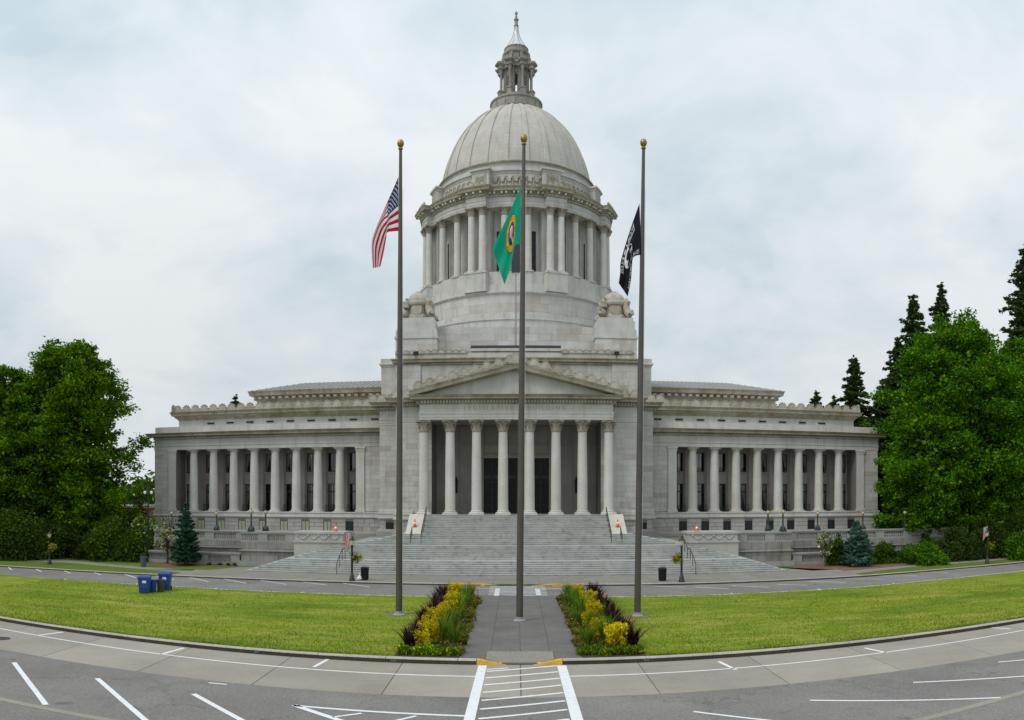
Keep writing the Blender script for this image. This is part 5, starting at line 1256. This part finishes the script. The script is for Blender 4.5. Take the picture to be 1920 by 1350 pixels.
def tub(name, label, loc, w, h, mat, cat='bin', group='bins standing on the left lawn'):
    r = thing(name, label, cat, loc, group); L0 = loc
    m = MB(); m.lathe([(w*0.38,0.0),(w*0.40,0.03),(w*0.47,h*0.86),(w*0.52,h*0.88),(w*0.52,h*0.95),(w*0.47,h*0.95),(w*0.45,h*0.9),(w*0.40,h*0.4),(0.0,h*0.38)],18); m.build('body',mat,r,smooth=True,angle=30,loc=L0)
    for s in (-1,1): m = MB(); m.box(s*w*0.52-0.03,s*w*0.52+0.03,-0.09,0.09,h*0.80,h*0.90); m.build('handle',mat,r,loc=L0)
g_ = G(271,1112,0.21); cart('recycling_cart','front blue wheeled recycling cart with white arrows on the left lawn',(g_[0],g_[1],0.215),R(22),0.86,0.80,1.16,'bin_blue')
g_ = G(310,1106.5,0.21); cart('recycling_cart','rear taller blue wheeled recycling cart behind the dark grey tub',(g_[0],g_[1],0.215),R(14),0.84,0.80,1.24,'bin_blue')
g_ = G(287,1110,0.21); tub('recycling_tub','small blue tub between the two blue carts',(g_[0],g_[1],0.215),0.52,0.86,'bin_blue')
g_ = G(301.5,1109.5,0.21); tub('litter_tub','dark grey tub in front of the rear blue cart',(g_[0],g_[1],0.215),0.58,0.86,'bin_grey')
g_ = G(269,1063,0.13); tub('litter_tub','slate grey tub on the grass below the tall pole',(g_[0],g_[1],0.13),0.62,1.0,'bin_slate',group=None)
for px_, y, lab in ((684,60.75,'black slatted litter bin left of the walk, below the stair'),(1242,60.2,'black slatted litter bin right of the walk, below the stair')):
    x = y*math.tan((px_-CX)/F); L0 = (x,y,0.14); r = thing('litter_bin', lab, 'bin', L0, 'litter bins on the sidewalk')
    m = MB(); m.lathe([(0.24,0.0),(0.26,0.06),(0.26,0.86),(0.2,0.86)],16); b = m.build('liner','trash_black',r,loc=L0)
    for k in range(20):
        a = 2*PI*k/20; c, s = math.cos(a), math.sin(a); m = MB(); m.tube([(0.275*c,0.275*s,0.08),(0.285*c,0.285*s,0.5),(0.30*c,0.30*s,0.92)],0.022,4); m.build('slat','trash_black',r,loc=L0)
    m = MB(); m.lathe([(0.27,0.90),(0.33,0.91),(0.34,0.95),(0.33,0.99),(0.24,0.99),(0.22,0.94)],20); m.build('rim','trash_black',r,smooth=True,angle=35,loc=L0)
    m = MB()
    for q in (-0.14,0.0,0.14): m.tube([(q-0.06,0,0.98),(q-0.05,0,1.07),(q,0,1.10),(q+0.05,0,1.07),(q+0.06,0,0.98)],0.014,5)
    m.build('bar_hoops','trash_black',r,loc=L0)
m = MB(); y = 60.7; x = y*math.tan((674-CX)/F)
m.lathe([(0.10,0.0),(0.22,0.03),(0.26,0.12),(0.2,0.24),(0.09,0.34),(0.05,0.40),(0.12,0.50),(0.04,0.54),(0,0.5)],12,0,0,0,True,0.8)
for i, v in enumerate(m.v): m.v[i] = (v[0]+0.12*v[2]+0.03*math.sin(9*v[2]+5*v[1]),v[1]+0.02*math.cos(13*v[0]),v[2])
o = m.build('bag','bag_white',None,smooth=True,loc=(x,y,0.14)); tag(o,'crumpled white bag leaning against the left litter bin','bag')
def make_cone():
    r = thing('traffic_cone','cone','traffic cone')
    m = MB(); m.box(-0.19,0.19,-0.19,0.19,0.0,0.035); m.build('base','cone_orange',r)
    m = MB(); m.lathe([(0.155,0.035),(0.035,0.70),(0.025,0.70)],16,cap=False); b = m.build('body','cone_orange',r,smooth=True)
    m = MB(); m.lathe([(0.118,0.27),(0.087,0.44)],16,cap=False); m.build('reflective_band','cone_white',b,smooth=True); return r
cn, used = make_cone(), [False]
for loc, lab in (((-9.4,73.75,3.77),'orange traffic cone on the sloping wall left of the upper steps'),((9.4,73.75,3.77),'orange traffic cone on the sloping wall right of the upper steps'),((-16.3,71.0,3.385),'orange traffic cone on the carved left stair pedestal'),((16.3,71.0,3.385),'orange traffic cone on the carved right stair pedestal')):
    o = place(cn, used, loc, 0.4, 1.0, lab, 'traffic cones on the stair walls')
for s in (-1,1):
    L0 = (s*10.75,85.35,21.5); r = thing('floodlight', f'black box floodlight on the attic ledge {"left" if s < 0 else "right"} of the pediment', 'floodlight', L0, 'box floodlights on the attic')
    m = MB(); m.box(-0.03,0.03,-0.03,0.03,0.0,0.3); m.box(-0.12,0.12,-0.12,0.12,0.0,0.03); m.build('bracket','lamp_black',r,loc=L0)
    m = MB(); m.add([(-0.26,-0.2,0.22),(0.26,-0.14,0.22),(0.26,0.12,0.2),(-0.26,0.1,0.2),(-0.28,-0.24,0.55),(0.24,-0.2,0.62),(0.26,0.12,0.62),(-0.26,0.1,0.6)],[(0,3,2,1),(4,5,6,7),(0,1,5,4),(1,2,6,5),(2,3,7,6),(3,0,4,7)]); m.build('housing','lamp_black',r,loc=L0)
    L0 = (s*9.95,78.6,16.28); r = thing('spotlight', f'small round spotlight on the cornice {"left" if s < 0 else "right"} of the pediment', 'spotlight', L0, 'round spotlights beside the pediment')
    m = MB(); m.tube([(0,0,0),(0,0,1.1)],0.03,6); m.build('stem','lamp_black',r,loc=L0)
    m = MB(); m.tube([(-0.05,-0.18,1.28),(0.0,0.0,1.2),(0.05,0.16,1.12)],[0.21,0.19,0.08],14); m.build('lamp_head','lead_roof',r,loc=L0)
def mast():
    L0 = (-0.05,86.9,22.455); r = thing('loudspeaker_mast','thin mast with dark perforated panel above the pediment','mast',L0)
    m = MB(); m.tube([(0,0,0.0),(0,0,4),(0,0,8.4)],[0.09,0.075,0.06],8); m.tube([(-0.35,0,8.35),(0,0,8.0),(0.35,0,8.35)],0.04,6); m.lathe([(0.25,0.0),(0.25,0.05),(0.1,0.1)],10); m.build('pole','lead_roof',r,loc=L0)
    m = MB(); m.box(-0.47,0.47,-0.12,0.12,8.4,11.5); p = m.build('speaker_panel','panel_dark',r,loc=L0)
    m = MB()
    for i in range(5):
        for j in range(14): m.box(-0.36+i*0.18-0.03+(0.045 if j % 2 else -0.045),-0.36+i*0.18+0.03+(0.045 if j % 2 else -0.045),-0.135,-0.121,8.55+j*0.21,8.61+j*0.21)
    m.build('perforation','slot_dark',p,loc=L0)['kind'] = 'stuff'
    m = MB(); m.box(-4.85,4.85,-0.98,-0.55,0.0,0.30); m.box(-4.7,4.7,-0.55,-0.4,0.0,0.1); m.build('beam','panel_dark',r,loc=L0)
mast()

# ================================================================ beyond: brick house, far woods
def far_house():
    L0 = (-92,160,0); r = thing('brick_building','low red brick building far behind the left tree','building',L0)
    m = MB(); m.box(-16,14,-6,6,0,3.7); m.build('wall','brick_red',r,loc=L0); m = MB(); m.box(-16.4,14.4,-6.4,6.4,3.7,4.3); m.build('roof','flat_roof',r,loc=L0)
    for k in range(7): m = MB(); m.box(-14+k*4,-12.4+k*4,-6.06,-6.005,1.1,2.7); m.build('window','frame_dark',r,loc=L0)
far_house()
def far_wood(x0, x1, y, h, n, name_label):
    xs = RNG.uniform(x0,x1,n); top = h*(0.72+0.28*np.sin(xs*0.11+1)*np.sin(xs*0.043)+0.14*np.sin(xs*0.9))
    P = np.stack([xs, y+RNG.uniform(-14,10,n), top*np.sqrt(RNG.uniform(0.0,1,n))],1)
    o = leaf_mesh('far_wood', P, 1.1, ['leaf_mid','leaf_dark'], None, [0.6,0.4]); tag(o, name_label, 'woodland', None, 'stuff')
far_wood(-260,-70,235,12.5,9000,'far green woodland on the horizon behind the left wing')
far_wood(40,260,190,22,14000,'dark woodland mass behind the right maples')

# ================================================================ trees
def broadleaf(name, label, base, h, rad, mats, N, lsize, weights=None, lean=(0,0), z0=1.2, clumps=110, bark='bark', prof=None, group=None, droop=0.0, fill=0.10, csize=(0.10,0.20)):
    r = thing(name, label, 'tree', (*base,0.1), group); L0 = (*base,0.1)
    if prof is None: prof = lambda t: (0.82+0.18*t/0.35) if t < 0.35 else max(0.03,(1-((t-0.35)/0.65)**1.9))**0.75
    C = []; rr = []
    for k in range(clumps):
        t = RNG.uniform(0.0,1.0)**0.85; a = RNG.uniform(0,2*PI); q = math.sqrt(RNG.uniform(0.18,1.0)); ra = rad*prof(t)*q*RNG.uniform(0.78,1.06)
        C.append((ra*math.cos(a)+lean[0]*t, ra*math.sin(a)+lean[1]*t, z0+(h-z0-0.05*h)*t-droop*q*q)); rr.append(rad*RNG.uniform(*csize)*(0.7 if t > 0.85 else 1.0))
    C = np.array(C); rr = np.array(rr)
    # every clump carries a dozen sprays, every spray a tuft of leaves
    S = 11; si = np.repeat(np.arange(clumps),S); d = RNG.normal(size=(clumps*S,3)); d /= np.linalg.norm(d,axis=1)[:,None]; d[:,2] = d[:,2]*0.7+0.10
    SP = C[si]+d*(rr[si]*RNG.uniform(0.55,1.15,clumps*S))[:,None]
    w = np.repeat(rr**2,S); idx = RNG.choice(clumps*S, size=N, p=w/w.sum())
    e = RNG.normal(size=(N,3))*np.array([1,1,0.62]); P = SP[idx]+e*(rr[si][idx]*0.30)[:,None]
    nf = int(N*fill); t = RNG.uniform(0.02,0.86,nf); a = RNG.uniform(0,2*PI,nf); q = np.sqrt(RNG.uniform(0,0.40,nf)); pv = np.array([prof(x) for x in t])*rad*q
    Pf = np.stack([pv*np.cos(a)+lean[0]*t, pv*np.sin(a)+lean[1]*t, z0+(h-z0)*t],1)
    P = np.concatenate([P,Pf]); P[:,2] = np.maximum(P[:,2],0.25)
    sizes = np.concatenate([lsize*RNG.uniform(0.55,1.35,N), lsize*2.0*RNG.uniform(0.7,1.2,nf)])
    leaf_mesh('crown', P, lsize, mats, r, weights, 0.30, 1.0, sizes, L0)
    m = MB(); tr = max(0.05, 0.022*h)
    top = (lean[0]*0.7, lean[1]*0.7, z0+(h-z0)*0.72)
    m.tube([(0,0,-0.2),(lean[0]*0.05,lean[1]*0.05,h*0.12),(lean[0]*0.25,lean[1]*0.25,h*0.4),top],[tr*1.35,tr,tr*0.7,tr*0.2],9)
    for k in RNG.choice(clumps, size=min(clumps,40), replace=False):
        c = C[k]; zb = max(h*0.10, min(c[2]*0.62, h*0.6)); b = Vector((lean[0]*zb/h, lean[1]*zb/h, zb)); e = Vector(c); mid = b*0.5+e*0.5+Vector((0,0,0.06*h))
        m.tube([b,mid,e],[tr*0.36,tr*0.2,tr*0.05],5)
    m.build('trunk', bark, r, smooth=True, loc=L0)
    return r
def conifer(name, label, base, h, rad, mat, levels, per, lsize, droop=0.25, z0=0.6, bark='bark', group=None, bare=0.0, gapp=0.0, pw=0.85):
    r = thing(name, label, 'tree', (*base,0.1), group); L0 = (*base,0.1); P = []; D = []
    m = MB(); m.tube([(0,0,-0.2),(0,0,h*0.5),(0,0,h*0.98)],[0.018*h+0.03,0.011*h+0.02,0.01],8)
    for l in range(levels):
        t = (l+RNG.uniform(-0.3,0.3))/levels; t = min(max(t,0.0),0.995); z = z0+(h-z0)*t
        if t < bare: continue
        L = rad*(1-t)**pw*RNG.uniform(0.75,1.12)+0.03*rad
        nb = max(4,int(9*(1-t)+4)); a0 = RNG.uniform(0,2*PI)
        for b in range(nb):
            if RNG.uniform() < gapp: continue
            a = a0+2*PI*b/nb+RNG.uniform(-0.25,0.25); l2 = L*RNG.uniform(0.45,1.18); dr = droop*RNG.uniform(0.6,1.4)
            if RNG.uniform() < 0.5: m.tube([(0,0,z),(l2*0.9*math.cos(a),l2*0.9*math.sin(a),z-dr*l2*0.7)],[0.012*rad+0.008,0.004],4)
            n = max(3,int(per*l2/rad))
            q = RNG.uniform(0.08,1.0,n); wd = (0.20*l2*(1-q)*2+0.06*l2)*RNG.uniform(-1,1,n)
            P.append(np.stack([q*l2*math.cos(a)-wd*math.sin(a), q*l2*math.sin(a)+wd*math.cos(a), z-dr*l2*q+0.18*l2*q*q-np.abs(wd)*0.25-RNG.uniform(0,0.05*rad,n)],1))
    P.append(np.stack([RNG.normal(size=14)*0.02*rad, RNG.normal(size=14)*0.02*rad, h*RNG.uniform(0.95,1.0,14)],1))
    P = np.concatenate(P); leaf_mesh('crown', P, lsize, [mat], r, None, 0.55, 1.25, None, L0)
    m.build('trunk', bark, r, smooth=True, loc=L0); return r
def shrub(name, label, base, h, rx, ry, mats, N, lsize, weights=None, group=None, cat='shrub', flat=0.75, stems=True):
    r = thing(name, label, cat, (*base,0.12), group); L0 = (*base,0.12)
    nc = 26; C = RNG.normal(size=(nc,3)); C /= np.linalg.norm(C,axis=1)[:,None]; C *= RNG.uniform(0.45,0.85,nc)[:,None]; C[:,2] = np.abs(C[:,2])
    idx = RNG.integers(0,nc,N); d = RNG.normal(size=(N,3)); d /= np.linalg.norm(d,axis=1)[:,None]
    P = (C[idx]+d*RNG.uniform(0.15,0.38,N)[:,None])*np.array([rx,ry,h*0.86]); P[:,2] = np.maximum(P[:,2],0.03)
    leaf_mesh('foliage', P, lsize, mats, r, weights, 0.3, 1.0, None, L0)
    if stems:
        m = MB()
        for k in range(7): c = C[k]; m.tube([(0.1*c[0]*rx,0.1*c[1]*ry,-0.1),(c[0]*rx*0.45,c[1]*ry*0.45,h*0.35),(c[0]*rx*0.9,c[1]*ry*0.9,c[2]*h*0.85)],[0.03+0.01*h,0.02+0.004*h,0.008],5)
        m.build('stem','bark',r,loc=L0)
    return r
def at(px_, d): return (d*math.tan((px_-CX)/F), d)
# left group
pl = lambda t: (0.86+0.14*t/0.35) if t < 0.35 else max(0.03,(1-((t-0.35)/0.65)**2.8))**0.62
broadleaf('maple_tree','tall broad green tree left of the left wing, tallest on the left',at(134,77),25.2,8.5,['leaf_maple'],100000,0.18,None,(-0.4,0),0.8,200,'bark',pl)
broadleaf('maple_tree','green tree cut by the left edge of the picture',at(8,73),21.8,7.6,['leaf_maple'],60000,0.18,None,(0.0,0),0.8,140,'bark',pl)
broadleaf('maple_tree','dark green tree filling the gap behind the two big left trees',at(62,92),22,10.5,['leaf_dark','leaf_maple'],34000,0.28,[0.5,0.5],(0,0),0.6,120,'bark',pl)
broadleaf('maple_tree','green tree standing beyond the left edge of the picture',at(-210,76),22.5,9.0,['leaf_maple'],26000,0.26,None,(0,0),0.8,120,'bark',pl)
shrub('rhododendron','large dark rhododendron mound at the far left edge',at(22,66.5),6.2,4.2,3.2,['leaf_dark','leaf_mid'],9000,0.16,[0.75,0.25])
shrub('rhododendron','dark rounded shrub at the foot of the tall left tree',at(118,70),4.6,4.2,2.6,['leaf_dark'],7000,0.16)
shrub('rhododendron','dark shrub between the tall left tree and the thin pole',at(212,70.5),4.6,3.7,2.6,['leaf_dark','leaf_mid'],7000,0.16,[0.6,0.4])
shrub('dogwood_bush','pale flecked shrub beside the thin black pole',at(262,75),6.2,2.3,2.3,['leaf_mid','petal_white'],5200,0.15,[0.90,0.10])
shrub('maple_bush','dark red leaved bush behind the pale flecked shrub',at(250,96),8.0,3.0,2.5,['leaf_red'],3500,0.2)
conifer('spruce_tree','small green spruce in front of the left terrace wall',at(348,68.6),5.85,1.75,'leaf_spruce',30,70,0.14,0.10,0.55,gapp=0.05,pw=0.7)
def dogwood(label, base, h, w, N):
    r = broadleaf('dogwood_tree', label, base, h, w, ['leaf_low','petal_white'], N, 0.10, [0.66,0.34], (0,0), 1.1, 34, 'bark', lambda t: 0.6+0.4*math.sin(PI*min(1,t*1.1)), None, 0.0, 0.02); return r
dogwood('small white blossoming tree left of the small spruce',at(314,69.6),4.7,1.45,1900)
dogwood('small white blossoming tree beside the blue spruce',at(1547,67.8),3.5,0.95,1500)
# right group
conifer('spruce_tree','squat blue spruce in front of the right terrace wall',at(1607,67.4),4.25,1.75,'leaf_bluespruce',28,85,0.13,0.06,0.15,pw=0.6)
for i, (px_, d, h, rx, col, lab) in enumerate(((1572,69.0,3.4,1.25,['leaf_dark','leaf_mid'],'upright dark shrub between the white blossom and the blue spruce'),(1655,69.3,2.9,1.6,['leaf_mid','leaf_dark'],'leafy shrub just right of the blue spruce'),(1700,69,2.4,1.5,['leaf_mid','leaf_dark'],'second leafy shrub right of the blue spruce'),
                                       (1735,66,2.6,2.2,['leaf_mid','leaf_maple_bright'],'light green spreading shrub on the mulch bed'),(1790,69,4.0,2.8,['leaf_dark'],'dark shrub in the shade of the right maples'),(1850,70,4.6,3.2,['leaf_dark'],'dark shrub behind the right street lamp'),(1925,66,3.6,2.4,['leaf_maple_bright','leaf_mid'],'bright shrub cut by the right edge'),(1905,71,6.0,3.6,['leaf_dark'],'tall dark shrub near the right edge'))):
    shrub('garden_shrub', lab, at(px_,d), h, rx, rx*0.85, col, int(2600*rx), 0.13, [0.6,0.4] if len(col) > 1 else None)
shrub('ground_cover','low bright green hedge along the back of the mulch bed',at(1680,68.6),0.75,6.5,0.7,['leaf_mid','leaf_maple_bright'],3800,0.12,[0.5,0.5],None,'hedge',0.6,False)
for k, (px_, d) in enumerate(((392,69.6),(413,69.7),(428,69.7),(440,69.75))):
    shrub('bedding_plant',f'{ORD[k] or "first "}tiny dark plant from the small spruce along the left terrace wall',at(px_,d),0.35,0.28,0.25,['leaf_dark'],120,0.07,None,'tiny plants at the foot of the left terrace wall','plant',0.7,False)
pm = lambda t: (0.88+0.12*t/0.3) if t < 0.3 else max(0.03,(1-((t-0.3)/0.7)**2.7))**0.66
broadleaf('maple_tree','big bright maple right of the right wing',at(1800,79),28.8,10.0,['leaf_maple_bright','leaf_maple'],95000,0.19,[0.55,0.45],(-0.2,0),1.6,190,'bark_pale',pm,None,0.8)
broadleaf('maple_tree','tall maple cut by the right edge of the picture',at(1925,81),27.6,10.2,['leaf_maple_bright','leaf_maple'],75000,0.19,[0.5,0.5],(0.2,0),1.8,160,'bark_pale',pm,None,0.8)
broadleaf('maple_tree','lower maple overhanging the end of the right wing',at(1738,74.5),18.0,6.3,['leaf_maple_bright','leaf_maple'],42000,0.18,[0.4,0.6],(0.4,0),2.4,95,'bark_pale',None,None,1.0)
broadleaf('maple_tree','dark maple in the shade behind the right wing corner',at(1800,98),21,12,['leaf_dark','leaf_maple'],22000,0.34,[0.6,0.4],(0,0),0.8,100)
for px_, d, h, rad, lab in ((1713,118,40.5,9.0,'tall dark fir rising left behind the big right maple'),(1764,128,46.0,8.5,'tallest fir behind the big right maple'),(1602,108,27.2,6.8,'ragged dark fir behind the end of the right wing'),(1652,112,24.0,6.5,'dark fir filling the gap between wing and maple'),
                            (1531,132,25.2,5.2,'small fir tip above the right wing cresting'),(1564,136,25.0,5.0,'second small fir tip above the right wing cresting'),(1924,98,45.0,9.5,'giant fir at the right edge'),(442,138,24.9,5.4,'lone fir tip above the left wing cresting'),(1683,124,34,8.0,'dark fir between the two tall firs and the wing')):
    conifer('fir_tree', lab, at(px_,d), h, rad, 'leaf_fir', int(h*1.7), 230, 0.30, 0.42, 2.0, gapp=0.06, pw=0.66)

# ================================================================ flower beds
def blade_mesh(name, n, h, w, spread, mat, curl):
    vs = []; fs = []
    for k in range(n):
        a = random.uniform(0,2*PI); le = random.uniform(0.12,1.0)**0.8; tilt = spread*le; hh = h*random.uniform(0.65,1.05); bx_, by_ = 0.12*le*math.cos(a), 0.12*le*math.sin(a)
        t = Vector((-math.sin(a),math.cos(a),0)); o = len(vs)
        for i in range(4):
            q = i/3; d = tilt*hh*(q**(1+curl)); z = hh*q*(1-0.25*tilt*q*q); ww = w*(1-q)**0.7*(0.7 if i == 0 else 1)
            c = Vector((bx_+d*math.cos(a),by_+d*math.sin(a),z)); vs += [tuple(c-t*ww/2),tuple(c+t*ww/2)]
        for i in range(3): fs.append((o+i*2,o+i*2+1,o+i*2+3,o+i*2+2))
    m = MB(); m.v, m.f, m.m = vs, fs, [0]*len(fs); return m.mesh(name, mat)
def leafy_mesh(name, n, h, r, size, mats, weights, spiky=True):
    a = RNG.uniform(0,2*PI,n); q = np.sqrt(RNG.uniform(0,1,n)); sh = RNG.integers(0,16,n); sa = RNG.uniform(0,2*PI,16); sq = np.sqrt(RNG.uniform(0,1,16)); st_ = RNG.uniform(0.6,1.0,16)
    t = RNG.uniform(0.1,1,n); x = r*sq[sh]*np.cos(sa[sh])*(0.6+0.4*t)+RNG.normal(size=n)*0.06; y = r*sq[sh]*np.sin(sa[sh])*(0.6+0.4*t)+RNG.normal(size=n)*0.06
    P = np.stack([x,y,h*t*st_[sh]],1); V = quads_from(P,size,-0.6,1.2)
    return np_mesh(name, V, mats, RNG.choice(len(mats),size=n,p=weights) if len(mats) > 1 else None)
PUR = [blade_mesh('phormium',58,1.25,0.11,0.85,'blade_purple',0.5) for _ in range(3)]
GRN = [blade_mesh('iris',75,1.5,0.065,0.80,'blade_green',0.8) for _ in range(3)]
GLD = [leafy_mesh('gold_shrub',1600,1.02,0.52,0.055,['leaf_gold','leaf_low'],[0.95,0.05]) for _ in range(3)]
LOW = [leafy_mesh('low_plant',520,0.32,0.2,0.065,['leaf_mid','petal_yellow'],[0.86,0.14]) for _ in range(2)]
RST = [leafy_mesh('low_rust',340,0.26,0.22,0.06,['leaf_rust','leaf_low','petal_mauve'],[0.42,0.53,0.05]) for _ in range(2)]
for s, x0, x1, side in ((-1,BL0,BL1,'left'),(1,BR0,BR1,'right')):
    xo = lambda f: (x1+(x0-x1)*f) if s < 0 else (x0+(x1-x0)*f)       # f = 0 at the walk, 1 at the lawn
    rows = (('purple_flax', PUR, 16, 0.82, 1.14, 0.88, 'dark purple spiky clump', 33.9), ('golden_shrub', GLD, 13, 0.52, 1.36, 0.95, 'golden yellow shrub', 33.8), ('green_iris', GRN, 12, 0.27, 1.5, 0.82, 'tall green grassy clump', 34.4), ('edging_plant', RST, 17, 0.05, 1.07, 1.0, 'low rusty edging plant', 33.0))
    for nm, mesh_, n, f, step, sc_, lab, ys in rows:
        for k in range(n):
            y = ys+step*k+random.uniform(-0.2,0.2)
            if y > 51.3: continue
            ff = f+random.uniform(-0.15,0.15)*(0.25 if nm == 'edging_plant' else 0.5 if nm == 'purple_flax' else 1.0)
            if nm == 'golden_shrub' and k % 4 == 3: continue
            if nm == 'green_iris' and k in (1,): ff += 0.12
            o = link(nm, random.choice(mesh_), None, (xo(ff),y,0.2), (0,0,random.uniform(0,6.28)), (sc_*random.uniform(0.85,1.15),)*3)
            tag(o, f'{ORD[min(k,17)]}{lab} from the near kerb in the {side} flower bed' if k else f'nearest {lab} to the near kerb in the {side} flower bed', 'plant', f'{lab}s in the {side} flower bed')
    for k in range(9):
        o = link('bedding_plant', random.choice(LOW), None, (xo(0.05+0.105*k),32.45+KN(xo(0.1*k))-32+random.uniform(-0.05,0.25),0.2), (0,0,random.uniform(0,6)), (1,1,random.uniform(0.8,1.3)))
        tag(o, f'{ORD[k] or "first "}low yellow flowered plant counted from the walk along the front of the {side} bed', 'plant', f'low yellow flowered plants at the front of the {side} bed')
    P = np.stack([RNG.uniform(x0+0.1,x1-0.1,5200),RNG.uniform(33,51.4,5200),0.2+np.abs(RNG.normal(size=5200))*0.14],1)
    o = leaf_mesh('ground_cover', P, 0.07, ['leaf_low','leaf_dark','leaf_rust'], None, [0.5,0.35,0.15]); tag(o, f'low leafy ground cover filling the {side} flower bed', 'ground cover', None, 'stuff')
# orange canna flowers in the right bed
for y, f, hgt, lab in ((34.2,0.88,0.95,'broad leaved canna with one orange flower at the near end of the right bed'),(41.5,0.72,1.1,'broad leaved canna with orange flower half way along the right bed')):
    x = BR0+(BR1-BR0)*f; r = thing('canna_plant', lab, 'plant', (x,y,0.2)); L0 = (x,y,0.2)
    me = blade_mesh('canna_leaf',9,hgt,0.22,0.35,'leaf_mid',0.5); link('leaves', me, r, L0)
    m = MB(); m.tube([(0,0,0),(0.02,0,hgt+0.1)],0.015,5); m.build('stalk','leaf_mid',r,loc=L0)
    P = RNG.normal(size=(26,3))*0.06+np.array([0.02,0,hgt+0.15]); leaf_mesh('blossom', P*np.array([0.6,0.6,1.0]), 0.045, ['petal_orange'], r, loc=L0)
# blades of grass on the lawns (thickest towards the camera)
n = 70000; x = RNG.uniform(-34,34,n); t = RNG.uniform(0,1,n)**1.7; kx = 32.0+0.0037*x*x; y = kx+0.05+(np.vectorize(LF)(np.round(x))-kx-0.6)*t
ok = ~((x > BL0-0.05) & (x < BR1+0.05)); x, y, t = x[ok], y[ok], t[ok]; n = len(x)
z = 0.188+0.05*np.sin(PI*t)-0.005; a = RNG.uniform(0,2*PI,n); hgt = RNG.uniform(0.03,0.085,n); w = 0.012+0.010*RNG.uniform(0,1,n); lx, ly = RNG.normal(size=n)*0.03, RNG.normal(size=n)*0.03
V = np.empty((n,4,3)); c, s_ = np.cos(a)*w, np.sin(a)*w
V[:,0] = np.stack([x-c,y-s_,z],1); V[:,1] = np.stack([x+c,y+s_,z],1); V[:,2] = np.stack([x+lx+c*0.2,y+ly+s_*0.2,z+hgt],1); V[:,3] = np.stack([x+lx-c*0.2,y+ly-s_*0.2,z+hgt],1)
ne = 9000; xe_ = np.where(RNG.uniform(size=ne) < 0.5, RNG.uniform(-34,BL0,ne), RNG.uniform(BR1,34,ne)); ye = 32.0+0.0037*xe_*xe_+RNG.uniform(-0.02,0.10,ne); a = RNG.uniform(0,2*PI,ne); c, s_ = np.cos(a)*0.016, np.sin(a)*0.016; hh = RNG.uniform(0.04,0.12,ne)*(0.6+0.4*np.sin(xe_*1.3)); ze = np.full(ne,0.19); lx = RNG.normal(size=ne)*0.03; ly = -np.abs(RNG.normal(size=ne))*0.05
V2 = np.empty((ne,4,3)); V2[:,0] = np.stack([xe_-c,ye-s_,ze],1); V2[:,1] = np.stack([xe_+c,ye+s_,ze],1); V2[:,2] = np.stack([xe_+lx+c*0.2,ye+ly+s_*0.2,ze+hh],1); V2[:,3] = np.stack([xe_+lx-c*0.2,ye+ly-s_*0.2,ze+hh],1); V = np.concatenate([V,V2])
o = link('grass', np_mesh('grass', V.reshape(-1,3), ['grass_blade'])); tag(o, 'short mown grass blades on the two lawns', 'grass', None, 'stuff')
